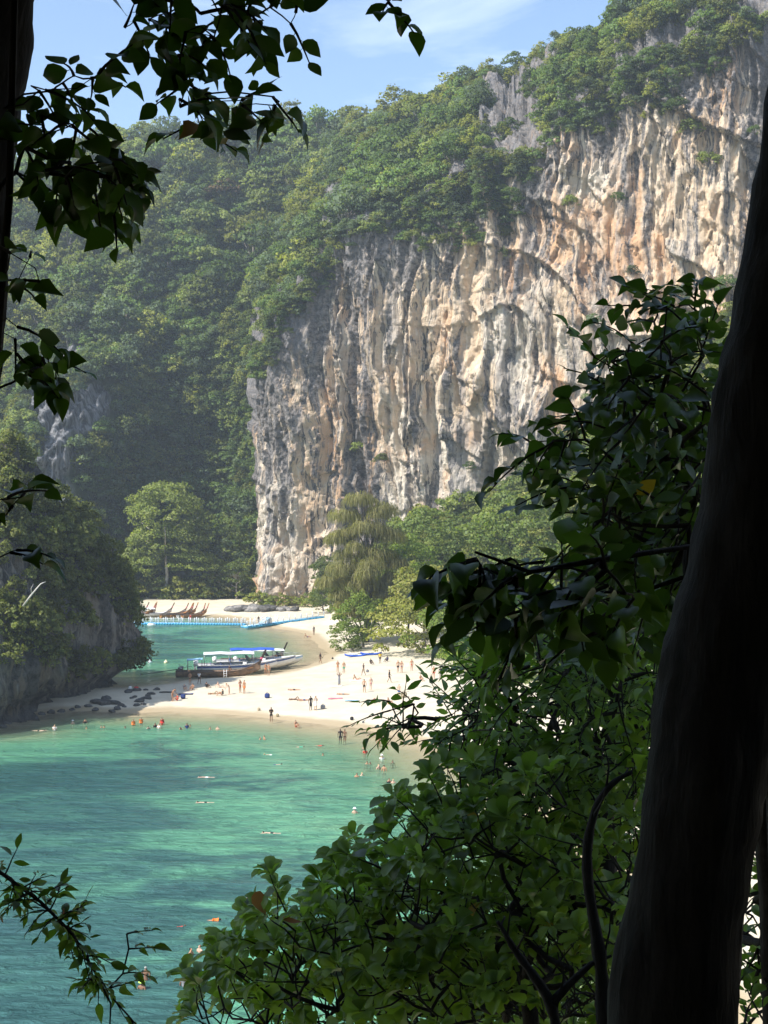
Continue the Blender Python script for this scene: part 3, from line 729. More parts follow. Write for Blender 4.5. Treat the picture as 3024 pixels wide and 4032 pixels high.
# ---- trees and bushes behind the far beach
M_far1 = mat_leaf("shore_tree_leaf", (.17, .23, .05), (.28, .31, .09), .45, .5, .2, randv=.2)
M_far2 = mat_leaf("far_bush_leaf", (.10, .155, .042), (.19, .23, .065), .42, .5, .2, randv=.35)
CR_round = crown_mesh("crown", 101, M_far1, 9.0, 6.8, 80, 7000, .55, low=-.55, clump=.25, flat=.75)
CR_round2 = crown_mesh("crown", 102, M_far1, 6.0, 3.6, 44, 3000, .52, low=-.6, clump=.28, flat=.75)
CR_mid = [crown_mesh("crown", 110 + i, M_far2, 5.0, 4.2, 34, 1500, .55, low=-.6, clump=.28) for i in range(3)]
x, y = (166 - 384) / F * 340, 340
simple_tree("spreading_tree", "tall spreading tree with domed pale crown and straight trunk behind the far beach", x, y, 1.5, 25, CR_round, 19.5, 1.0, .5, seed=5, limbs=6, klo=4,
            bark=mat_bark("pale_bark", (.28, .25, .21), (.48, .45, .40), .3), crown_parts=[(CR_round2, (3.5, -1.5, 12.5), 1.0), (CR_round2, (-4.5, 1, 11.5), 1.05), (CR_round2, (6.5, 1, 15), .7), (CR_round2, (-1, 2, 13.5), 1.1), (CR_round2, (-7, -1, 7.0), .9), (CR_round2, (6.5, -1, 8.0), .85), (CR_round2, (0, 3, 8.0), .9), (CR_round2, (11, 1, 6.0), .8)])
for i, (u, v, d, s_, lab) in enumerate([(222, 540, 352, 1.15, "bright green tree between the spreading tree and the cliff"), (205, 562, 345, .9, "low leafy tree in front of the spreading tree's neighbour"),
        (110, 556, 352, 1.2, "layered dark green tree beside the headland's shadowed wall"), (128, 582, 346, .9, "yellowish bushy tree at the edge of the far beach by the headland"),
        (236, 575, 338, .7, "rounded green tree against the foot of the cliff buttress"), (95, 585, 345, 1.0, "shaded broad tree behind the far beach next to the headland")]):
    p = gpt(u, v, d); z0 = gz(p[0], p[1])
    simple_tree("shore_tree", lab, p[0], p[1], z0, max(4, p[2] - z0 + 3), CR_mid[i % 3], p[2] - z0, s_, .25, seed=i, group="trees behind the far beach")
BU = [crown_mesh("bush_crown", 130 + i, M_far1 if i % 2 else M_shrub, 2.2, 2.0, 16, 420, .45, low=-.5, clump=.32) for i in range(4)]
for i in range(46):
    xx = -64 + 38 * i / 45 + rs.uniform(-.6, .6); yy = 336.5 + rs.uniform(0, 9) + (3 if i % 2 else 0)
    o = put(BU[i % 4], "beach_bush", (xx, yy, gz(xx, yy) + 1.3), rs.uniform(.9, 1.7), rs); tag(o, ("fresh green" if i % 2 else "yellowish green") + " bush in the hedge along the far beach", "bush", "bushes along the far beach")

for i in range(14):
    xx = -31 + 17 * i / 13 + rs.uniform(-.5, .5); yy = cliff_y(xx) - rs.uniform(5.0, 7.5)
    o = put(BU[i % 4], "beach_bush", (xx, yy, gz(xx, yy) + .9), rs.uniform(.5, 1.05), rs); tag(o, ("fresh green" if i % 2 else "yellowish green") + " bush at the foot of the cliff buttress", "bush", "bushes at the cliff foot")
# ---- scree slope below the cliff: bushes, then the beach trees
rs = np.random.RandomState(50)
X = rs.uniform(-14, 75, 5000); k = rs.uniform(-2, 75, 5000); Y = cliff_y(X) - k
Zt = height(X, Y)
ok = in_view(X, Y, Zt, 10) & (Zt > 2.2)
TB = [crown_mesh("slope_crown", 150 + i, [M_shrub, M_far2, M_far1][i % 3], 3.0, 2.6, 24, 900, .46, low=-.5, clump=.3) for i in range(6)]
sc = .32 + 1.15 * rs.rand(5000) ** 2.5
cand = np.stack([X, Y, Zt + 1.4 * sc, sc * 3.0], 1)[ok]
tp = poisson(cand[:2600], .62); tp.sort(key=lambda q: -q[3])
print("slope", len(tp))
for i, p in enumerate(tp[:220]):
    ti_ = rs.randint(6); o = put(TB[ti_], "slope_bush", p[:3], p[3] / 3.0, rs); tag(o, ("large " if p[3] > 2.9 else "small " if p[3] < 1.5 else "") + ("yellowish green", "deep green", "fresh green")[ti_ % 3] + " bush on the scree slope below the cliff", "bush", "bushes on the slope below the cliff")
instance_stuff("slope_undergrowth", [(p[0], p[1], p[2], p[3] / 3) for p in tp[220:]] + [(p[0], p[1], p[2] - .8, .45) for p in cand[2600:3400]], TB, "tangled undergrowth between the bushes of the scree slope", "undergrowth", rs)

def wisps(name, seed, mat, centres, radii, nstr, length=2.2, width=.16, seg=3):
    """drooping needle strands hung over rounded boughs"""
    r2 = np.random.RandomState(seed); V, Q, Nn, Ti = [], [], [], []; c0 = 0
    centres = np.array(centres, float); radii = np.array(radii, float)
    pw = (radii ** 2).prod(1) if radii.ndim > 1 else radii ** 2
    kk = r2.choice(len(centres), nstr, p=pw ** .5 / (pw ** .5).sum())
    for k in kk:
        d = r2.normal(size=3); d[2] = abs(d[2]) * .8 + .1 * d[2]; d /= np.linalg.norm(d)
        p = centres[k] + d * radii[k] * (.35 + .75 * r2.rand())
        out = np.array((d[0], d[1], 0.0)); L_ = length * (.5 + .8 * r2.rand()); a = r2.rand() * 6.28
        side = np.array((math.cos(a), math.sin(a), 0)) * width * (.6 + .8 * r2.rand())
        nn = d * .8 + r2.normal(size=3) * .35; nn /= np.linalg.norm(nn); ti = r2.rand()
        if np.dot(np.cross(side, (0, 0, -1.0)), nn) < 0: side = -side
        for j in range(seg + 1):
            t = j / seg; c = p + out * L_ * .38 * math.sin(t * 1.7) + np.array((0, 0, .12 * L_ * t - L_ * t * t * .9)); w_ = (1 - .75 * t)
            V += [c - side * w_, c + side * w_]; Nn += [nn, nn]; Ti += [ti, ti]
            if j < seg: Q.append((c0 + 2 * j, c0 + 2 * j + 1, c0 + 2 * j + 3, c0 + 2 * j + 2))
        c0 += 2 * (seg + 1)
    return mesh_np(name, np.array(V), np.array(Q), mat, normals=np.array(Nn), attrs={'tint': np.array(Ti)})
M_casu = mat_leaf("casuarina_needles", (.21, .21, .085), (.32, .295, .13), .45, .7, .1, randv=.05)
cx, cy = (366 - 384) / F * 243, 243.0; cz0 = gz(cx, cy)
o = empty("casuarina_tree", (cx, cy, cz0)); tag(o, "tall feathery casuarina tree with drooping olive foliage on the beach", "tree")
mb = MB(); q = np.array([(0, 0, -.3), (.3, 0, 5), (.9, .3, 10), (.6, .2, 15), (-.2, 0, 20), (-.5, 0, 25)]); mb.tube(q, [.5, .42, .34, .25, .15, .05], 9)
BOUGH = [((-1.0, 0, 24.3), (2.6, 2.2, 1.6)), ((2.8, .5, 22.5), (2.4, 2.2, 1.8)), ((-3.6, .2, 21.6), (2.6, 2.2, 1.6)), ((0, -1, 19.3), (3.2, 2.6, 2.2)), ((4.2, 0, 18.0), (2.3, 2.2, 2.0)), ((-4.6, .3, 17.6), (2.2, 2.0, 1.6)),
         ((1.6, -1, 15), (3.2, 2.6, 2.2)), ((5.0, .4, 13.2), (2.0, 2.0, 2.2)), ((-3.4, -.5, 12.6), (3.0, 2.4, 1.8)), ((-6.2, 0, 10.2), (2.2, 2.2, 1.5)), ((0, -1.2, 10.0), (3.0, 2.4, 2.0)), ((-2.4, -1, 6.5), (2.6, 2.2, 1.6)), ((3.6, -.5, 8.0), (2.2, 2.2, 1.8)), ((.6, -1.5, 4.8), (2.6, 2.0, 1.6))]
r3 = np.random.RandomState(8)
for i in range(20):
    z_ = r3.uniform(4.5, 24.5); w_ = 6.4 * (1 - abs(z_ - 11) / 19); a_ = r3.rand() * 6.28; rr_ = r3.uniform(1.1, 1.9)
    BOUGH.append(((w_ * math.cos(a_) * r3.uniform(.5, 1), w_ * .7 * math.sin(a_), z_), (rr_, rr_, rr_ * .8)))
for (c, r_) in BOUGH:
    k = min(4, max(0, int(c[2] / 5) - 1)); mb.tube([q[k], (q[k] + np.array(c)) / 2 + (0, 0, .6), np.array(c) + (0, 0, .5)], [.16, .10, .04], 6)
mb.build("trunk", mat_bark("casuarina_bark", (.06, .05, .04), (.14, .12, .10), .3), o, True)
for i, (c, r_) in enumerate(BOUGH): link("bough", wisps("bough", 200 + i, M_casu, [(0, 0, 0)], [r_], 900 if i < 14 else 480, 1.6, .06), o, c)

M_almond = mat_leaf("beach_almond_leaf", (.20, .235, .055), (.35, .33, .095), .4, .5, .2, randv=.15)
M_bright = mat_leaf("bright_green_leaf", (.13, .21, .035), (.24, .30, .06), .4, .5, .2, randv=.15)
M_yellow = mat_leaf("yellow_green_leaf", (.26, .27, .03), (.40, .36, .06), .35, .5, .2)
CR_a = [crown_mesh("crown", 170 + i, m, 6.0, 4.6, 60, 4200, .42, low=-.75, clump=.24, flat=.7) for i, m in enumerate((M_almond, M_bright, M_yellow, M_far2))]
for i, (u, v, d, s_, k, lab, lean) in enumerate([
        (358, 622, 236, .8, 1, "bright green tree at the foot of the casuarina over the sand", (-1, 0)),
        (347, 640, 232, .5, 1, "low leafy sprawl reaching from the casuarina towards the lagoon", (-1, 0)),
        (405, 632, 222, .95, 0, "pale beach almond tree on a slanting trunk above the sunbathers", (-3.2, -.5)),
        (425, 600, 232, 1.1, 0, "broad beach almond tree behind the slanting one", (0, 0)),
        (452, 592, 240, .9, 2, "yellow green tree among the beach trees", (0, 0)),
        (408, 570, 250, 1.0, 1, "fresh green tree just behind the casuarina trunk", (0, 0)),
        (455, 640, 215, 1.0, 1, "leafy green tree shading the back of the beach", (0, 0)),
        (480, 672, 196, .9, 1, "low green bushy tree at the back of the sand by the bags", (0, 0)),
        (500, 610, 225, 1.2, 3, "dark green tree behind the shaded sand", (0, 0)),
        (330, 575, 300, .75, 3, "green tree by the cliff foot left of the casuarina".replace(" left of", " beside"), (0, 0)),
        (324, 600, 300, .6, 3, "round bush tree between the cliff foot and the pontoon", (0, 0)),
        (430, 540, 268, 1.1, 3, "dense tree on the lower slope above the yellow green tree", (0, 0)),
        (520, 540, 240, 1.4, 3, "broad tree on the slope in front of the cliff hollow", (0, 0)),
        (545, 660, 190, 1.4, 3, "thick leafy tree at the landward edge of the beach", (0, 0)),
        (580, 600, 200, 1.6, 3, "large dark leaved tree on the rising ground behind the beach", (0, 0)),
        (610, 700, 165, 1.6, 3, "broad tree on the bank beside the bay", (0, 0))]):
    p = gpt(u, v, d); z0 = gz(p[0] - lean[0], p[1])
    simple_tree("beach_tree", lab, p[0] - lean[0] * .9, p[1], z0, max(4.0, p[2] - z0 + 1.5), CR_a[k], p[2] - z0, s_, .24, lean, seed=20 + i, group="trees behind the beach")

# ================================================================== ROCKS, PONTOON, BOATS
def src(c, x, y):
    """crop coordinates noted while studying the photograph -> picture column and row"""
    ox, oy, k = {1: (400, 2300, 1.843), 2: (1000, 2300, 1.843), 3: (0, 2700, 1.843), 4: (900, 2700, 2.074), 5: (0, 3200, 1.508)}[c]
    return (ox + x / k) * .253968, (oy + y / k) * .253968

def ico(n=2):
    import bmesh
    bm = bmesh.new(); bmesh.ops.create_icosphere(bm, subdivisions=n, radius=1)
    v = np.array([q.co[:] for q in bm.verts]); f = np.array([[l.index for l in q.verts] for q in bm.faces]); bm.free(); return v, f
ICO = ico(3); ICO2 = ico(2)
def rock_mesh(seed, mat):
    v, f = ICO; v = v.copy(); d = 1 + .35 * fbm(v[:, 0] * 1.1 + seed, v[:, 1] * 1.1, v[:, 2] * 1.1, 3, seed)
    c = np.round(d * 4) / 4 * .35 + d * .65
    v = v * c[:, None]; v[:, 2] *= .7
    return mesh_np("rock", v, f, mat)
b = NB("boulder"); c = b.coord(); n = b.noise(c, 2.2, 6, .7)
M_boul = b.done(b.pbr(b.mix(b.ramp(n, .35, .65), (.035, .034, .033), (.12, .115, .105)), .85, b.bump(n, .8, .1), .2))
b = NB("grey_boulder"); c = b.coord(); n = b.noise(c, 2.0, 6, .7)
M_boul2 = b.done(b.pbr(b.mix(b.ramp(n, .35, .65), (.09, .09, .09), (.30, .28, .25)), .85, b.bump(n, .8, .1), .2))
RK = [rock_mesh(i, M_boul) for i in range(5)]; RK2 = [rock_mesh(i + 9, M_boul2) for i in range(3)]
rs = np.random.RandomState(77)
ROCKL = [(1,195,785,1.0),(1,255,775,.9),(1,320,772,.45),(1,398,770,.75),(1,362,800,.7),(1,312,832,.75),(1,335,815,.6),(1,272,852,.8),(1,300,870,.5),(1,345,835,.55),(1,250,880,.6),(1,90,868,1.1),(1,18,872,1.2),(1,140,882,.55),
         (1,112,908,.8),(1,72,928,.7),(1,162,892,.4),(1,240,822,.5),(1,215,830,.4),(1,30,835,.8),(3,720,128,1.5),(3,640,150,.7),(3,560,160,.6),(3,690,180,.8),(3,850,170,.6),(3,812,190,.55),(3,100,250,.9),(3,170,240,.7),(3,40,275,.8),(3,15,300,.6),(3,230,225,.8),(3,300,210,.8),(3,370,200,.7),(3,440,190,.7),(3,520,178,.5)]
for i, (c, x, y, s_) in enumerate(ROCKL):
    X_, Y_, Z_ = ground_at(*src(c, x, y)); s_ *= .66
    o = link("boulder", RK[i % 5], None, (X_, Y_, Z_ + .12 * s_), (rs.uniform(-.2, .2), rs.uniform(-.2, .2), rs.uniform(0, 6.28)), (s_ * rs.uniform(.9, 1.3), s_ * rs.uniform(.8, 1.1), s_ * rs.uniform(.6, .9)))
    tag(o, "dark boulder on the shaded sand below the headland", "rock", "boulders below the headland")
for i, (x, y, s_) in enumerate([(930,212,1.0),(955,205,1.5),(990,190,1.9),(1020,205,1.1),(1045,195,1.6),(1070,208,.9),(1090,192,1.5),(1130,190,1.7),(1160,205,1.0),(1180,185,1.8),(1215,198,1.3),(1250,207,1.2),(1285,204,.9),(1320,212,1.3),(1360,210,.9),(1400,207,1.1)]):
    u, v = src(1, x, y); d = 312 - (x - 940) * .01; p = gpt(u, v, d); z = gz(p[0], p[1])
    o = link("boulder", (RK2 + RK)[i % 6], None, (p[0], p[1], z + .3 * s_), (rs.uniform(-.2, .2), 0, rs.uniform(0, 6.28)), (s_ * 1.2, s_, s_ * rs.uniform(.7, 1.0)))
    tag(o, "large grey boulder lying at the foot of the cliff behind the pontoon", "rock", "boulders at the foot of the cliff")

# ---- floating pontoon with railings
M_blue = mat_plain("blue_plastic", (.06, .34, .58), .45, .4, .25, 2.0); M_wht = mat_plain("white_plastic", (.75, .77, .78), .5, .3, .08, 3.0)
M_deck = mat_plain("pale_blue_deck", (.40, .58, .70), .6, .3, .12, 1.5); M_orange = mat_plain("orange_plastic", (.75, .28, .04), .5)
mb = MB(); v_ = np.array([(x, y, z) for x in (-1, 1) for y in (-1, 1) for z in (-1, 1)], float)
mb.box((0, 0, .15), (.53, .52, .46)); mb.box((0, 0, -.1), (.42, .42, .1)); mb.box((.27, -.24, .22), (.07, .07, .12)); mb.box((0, -.265, .15), (.3, .03, .18)); BLOCK = mb.mesh("float_block", M_blue)
mb = MB(); mb.box((0, 0, .03), (.2, .2, .06)); mb.tube([(0, 0, 0), (0, 0, 1.0), (0, 0, 1.08)], [.11, .10, .05], 7); POST = mb.mesh("railing_post", M_wht)
def pontoon(name, label, a, b_, step=.78, far_rail=True):
    a, b_ = np.array(a, float), np.array(b_, float); L_ = np.linalg.norm(b_ - a); d = (b_ - a) / L_; rz = math.atan2(d[1], d[0])
    o = empty(name, (a[0], a[1], .0), rz); tag(o, label, "pontoon", "pontoon walkways in the lagoon")
    n = int(L_ / .56)
    for i in range(n): link("float_block", BLOCK, o, (.28 + i * .56, 0, 0))
    mb = MB()
    for i in range(n):
        for j in range(1, 4): mb.box((.28 + i * .56, j * .56, .14), (.53, .53, .36))
    tag(mb.build("float_block_rows", M_blue, o), kind='stuff'); mb = MB(); mb.box((L_ / 2, .84, .335), (L_, 1.9, .02)); mb.build("deck_mat", M_deck, o)
    m = int(L_ / step)
    for i in range(m + 1):
        x_ = .1 + i * (L_ - .2) / m
        if _hash(np.array([i]), np.array([3]), np.array([0]), 5)[0] > .1: link("railing_post", POST, o, (x_, -.12, .33))
        if far_rail and i % 2 == 0: link("railing_post", POST, o, (x_, 1.8, .33))
    for y_ in (-.12, 1.8):
        mb = MB()
        for z_ in (.75, 1.15): mb.tube([(.1, y_, z_), (L_ / 2, y_, z_ - .03), (L_ - .1, y_, z_)], .022, 5)
        mb.build("rope_rail", M_wht, o)
    return o
pA, pB = (-60.0, 286.5), (-27.6, 283.8)
pontoon("pontoon", "long straight blue pontoon with white railings across the lagoon", pA, pB)
po = pontoon("pontoon", "short slanting blue pontoon with white railings reaching the beach", (-26.8, 277.2), (-12.2, 290.5), 1.5)
po.rotation_euler = (0, -.045, po.rotation_euler.z)
def gangway(x, y, rz):
    o = empty("gangway", (x, y, .5), rz); tag(o, "pale blue sloping gangway panel on the slanting pontoon", "gangway")
    mb = MB(); mb.box((0, 0, .75), (2.6, 1.3, .07), 0, 0, -.42); mb.build("ramp", M_deck, o)
    for s_ in (-1, 1):
        mb = MB(); mb.tube([(-1.2, .62 * s_, .9), (1.2, .62 * s_, 2.0)], .04, 6)
        for x_ in (-1.1, 0, 1.1): mb.tube([(x_, .62 * s_, .75 + x_ * .43), (x_, .62 * s_, 1.45 + x_ * .46)], .04, 6)
        mb.build("handrail", M_wht, o)
    mb = MB(); mb.box((1.1, 0, .6), (.1, 1.2, 1.2)); mb.box((-1.1, 0, .12), (.1, 1.2, .3)); mb.build("support", M_wht, o)
gangway(-23.6, 280.6, math.atan2(13.3, 14.6))
for x, y in ((-26.2, 278.6), (-25.3, 278.9), (-21.6, 282.8)):
    mb = MB(); mb.tube([(0, 0, 0), (0, 0, 1.5)], .09, 8); mb.box((0, 0, 1.55), (.24, .24, .1)); mb.box((0, 0, .04), (.4, .4, .08))
    tag(mb.build("mooring_post", M_wht, loc=(x, y, .42)), "white mooring post standing on the slanting pontoon", "post", "mooring posts on the pontoon")
mb = MB(); mb.box((0, 0, .1), (1.5, .8, .3)); mb.box((0, 0, .3), (1.2, .6, .12))
tag(mb.build("floating_platform", M_wht, loc=(-46.5, 284.2, -.05)), "small white float moored against the long pontoon", "float")

# ---- boats
def loft(stations, closed=False):
    A = np.array(stations, float); n, k = A.shape[:2]
    return A.reshape(-1, 3), grid_faces(n, k)
M_wood = mat_plain("weathered_boat_wood", (.20, .13, .08), .6, .3, .3, 2.5); M_wood2 = mat_plain("varnished_prow", (.42, .20, .07), .5, .3, .2, 3)
M_dkwood = mat_plain("dark_wood", (.07, .05, .04), .6, .3, .3, 3); M_boatw = mat_plain("white_boat_paint", (.78, .78, .76), .35, .5, .06, 1.5)
M_tarpb = mat_plain("blue_tarpaulin", (.03, .10, .48), .6, .3, .15, 1.2); M_roofw = mat_plain("white_canopy", (.75, .77, .80), .5, .3, .06, 1); M_lblue = mat_plain("light_blue_canopy", (.30, .52, .70), .6, .3, .1, 1)
M_navy = mat_plain("navy_stripe", (.03, .07, .22), .35, .5, .08, 2); M_metal = mat_plain("grey_steel", (.30, .30, .30), .4, .5, .15, 5, .7); M_black = mat_plain("black_rubber", (.02, .02, .02), .5)
M_glass = mat_plain("tinted_windscreen", (.03, .05, .07), .1, .6, .05); M_pink = mat_plain("pink_ribbon", (.75, .15, .25), .7); M_greyh = mat_plain("grey_boat_paint", (.45, .44, .42), .5, .3, .15, 2)

def longtail_parts(L_=12.0, wood=M_wood):
    st_o, st_i = [], []
    for s_ in np.linspace(-L_ / 2, L_ / 2, 28):
        t = s_ / (L_ / 2); hb2 = max(.04, .95 * (1 - abs(min(t + .12, 1)) ** 2.6)) if t > -.12 else .95 * (1 - .45 * ((-t - .12) / .88) ** 2)
        keel = -.25 + (1.1 * max(0, (t - .35) / .65) ** 2); shr = .62 + .1 * t * t + 1.35 * max(0, (t - .25) / .75) ** 2.2
        st_o.append([(s_, -hb2, shr), (s_, -hb2 * .93, lerp(keel, shr, .5)), (s_, -hb2 * .6, lerp(keel, shr, .12)), (s_, 0, keel), (s_, hb2 * .6, lerp(keel, shr, .12)), (s_, hb2 * .93, lerp(keel, shr, .5)), (s_, hb2, shr)])
        ib = max(.01, hb2 - .06); st_i.append([(s_, ib, shr), (s_, ib * .93, lerp(keel, shr, .55)), (s_, ib * .6, lerp(keel, shr, .25)), (s_, 0, lerp(keel, shr, .2)), (s_, -ib * .6, lerp(keel, shr, .25)), (s_, -ib * .93, lerp(keel, shr, .55)), (s_, -ib, shr)])
    so, si = np.array(st_o), np.array(st_i)
    full = np.concatenate([so, si, so[:, :1]], 1)
    v, f = loft(full); mb = MB(); mb.add(v, f[:, ::-1]); a = full[0, :7].mean(0); mb.add(np.concatenate([so[0], [a]]), t=[(i, i + 1, 7) for i in range(6)])
    P = [("hull", mb.mesh("hull", wood, False))]
    for sg in (0, -1):
        mb = MB(); q = so[:, sg] + (0, 0, .03); mb.tube(q, .05, 6); P.append(("gunwale", mb.mesh("gunwale", M_dkwood)))
    e = so[-1, 0].copy(); e[1] = 0
    mb = MB(); A = []
    for k in range(7):
        t = k / 6; x_ = e[0] - .25 + 1.05 * t; z_ = e[2] - .55 + 2.0 * t + .15 * t * t; w_ = .16 - .05 * t; h_ = .20 - .04 * t
        A.append([(x_ - h_, -w_ / 2, z_), (x_ + h_ * .6, -w_ / 2, z_ - .1), (x_ + h_ * .6, w_ / 2, z_ - .1), (x_ - h_, w_ / 2, z_), (x_ - h_, -w_ / 2, z_)])
    v, f = loft(A); mb.add(v, f); mb.add(np.array(A[-1][:4]), [(0, 1, 2, 3)]); P.append(("prow", mb.mesh("prow", M_dkwood)))
    mb = MB(); c = np.array((e[0] + .15, 0, e[2] + .25))
    for a_ in range(3): mb.tube([c + (-.22 + .05 * a_, -.1, .1 * a_), c + (.1 + .05 * a_, -.13, -.05 + .1 * a_), c + (.1 + .05 * a_, .13, -.05 + .1 * a_), c + (-.22 + .05 * a_, .1, .1 * a_), c + (-.22 + .05 * a_, -.1, .1 * a_)], .035, 5)
    mb.tube([c + (.1, -.14, 0), c + (.15, -.16, -.6)], [.04, .02], 5); P.append(("ribbon", mb.mesh("ribbon", M_pink)))
    for x_ in (-2.4, -.8, .8, 2.4):
        mb = MB(); mb.box((x_, 0, .46), (.32, 1.6, .05)); P.append(("bench", mb.mesh("bench", M_wood2)))
    mb = MB(); mb.box((4.3, 0, 1.0), (1.4, .9, .05), 0, 0, -.2); P.append(("fore_deck", mb.mesh("fore_deck", M_wood2)))
    return P
LT = longtail_parts()
def motor_parts():
    P = []; mb = MB(); mb.box((-5.3, 0, 1.0), (.75, .42, .45)); mb.box((-5.1, 0, 1.3), (.4, .3, .2)); mb.tube([(-5.4, .1, 1.2), (-5.4, .1, 1.55), (-5.6, .1, 1.6)], .06, 6); mb.box((-5.3, 0, .72), (.3, .2, .2)); P.append(("engine", mb.mesh("engine", M_metal)))
    mb = MB(); mb.tube([(-5.6, 0, .95), (-8.2, -.15, .62), (-10.9, -.3, .30)], [.06, .045, .04], 7); P.append(("tail_shaft", mb.mesh("tail_shaft", M_black)))
    mb = MB()
    for a_ in range(3):
        an = a_ * 2.1; mb.box((-10.9, -.3 + .13 * math.cos(an), .30 + .13 * math.sin(an)), (.05, .14, .22), 0, an + 1.57, .4)
    mb.tube([(-10.85, -.3, .3), (-11.05, -.3, .28)], [.06, .03], 7); P.append(("propeller", mb.mesh("propeller", M_metal)))
    mb = MB(); mb.tube([(-5.0, 0, 1.1), (-4.2, .1, 1.35), (-3.7, .1, 1.3)], .03, 6); P.append(("tiller", mb.mesh("tiller", M_metal)))
    return P
MP = motor_parts()
def roof_parts(x0, x1, z, hw, mat, sag=.12):
    P = []; A = []
    for x_ in np.linspace(x0, x1, 7):
        A.append([(x_, y_ * hw, z + sag * (1 - y_ * y_) + .05 * math.sin(x_ * 2.0)) for y_ in np.linspace(-1, 1, 7)])
    v, f = loft(A); mb = MB(); mb.add(v, f); mb.add(v - (0, 0, .05), f[:, ::-1]); P.append(("canopy", mb.mesh("canopy", mat, True)))
    for x_ in (x0 + .1, (x0 + x1) / 2, x1 - .1):
        for y_ in (-hw + .08, hw - .08):
            mb = MB(); mb.tube([(x_, y_ * .95, .6), (x_, y_, z + .02)], .035, 6); P.append(("canopy_post", mb.mesh("canopy_post", M_metal)))
    return P
def build_boat(name, label, group, parts, x, y, z, rz, sc=1.0, tilt=0.0, cat="boat"):
    o = empty(name, (x, y, z), rz); o.rotation_euler = (tilt, 0, rz); o.scale = (sc,) * 3; tag(o, label, cat, group)
    done = {}
    for n_, me in parts:
        up = {'propeller': 'tail_shaft', 'ribbon': 'prow', 'bow_rail': 'fore_deck', 'tiller': 'engine', 'stripe': 'hull', 'rub_rail': 'hull', 'gunwale': 'hull'}.get(n_)
        done[n_] = link(n_, me, done.get(up, o))
    return o
lad = MB()
for s_ in (-.2, .2): lad.tube([(1.0 + s_, -1.35, -.35), (1.0 + s_, -1.0, .95)], .035, 6)
for k in range(4): lad.tube([(.8, -1.32 + .085 * k, -.22 + .3 * k), (1.2, -1.32 + .085 * k, -.22 + .3 * k)], .03, 5)
LADM = lad.mesh("ladder", M_wht)
xA, yA, _ = ground_at(*src(1, 840, 672))
build_boat("longtail_boat", "wooden longtail boat with pale blue stern roof, ladder and long propeller shaft", "boats beached in the lagoon", LT + MP + roof_parts(-4.4, -2.2, 2.35, .95, M_lblue) + [("ladder", LADM)], xA, yA + .9, .05, .10)

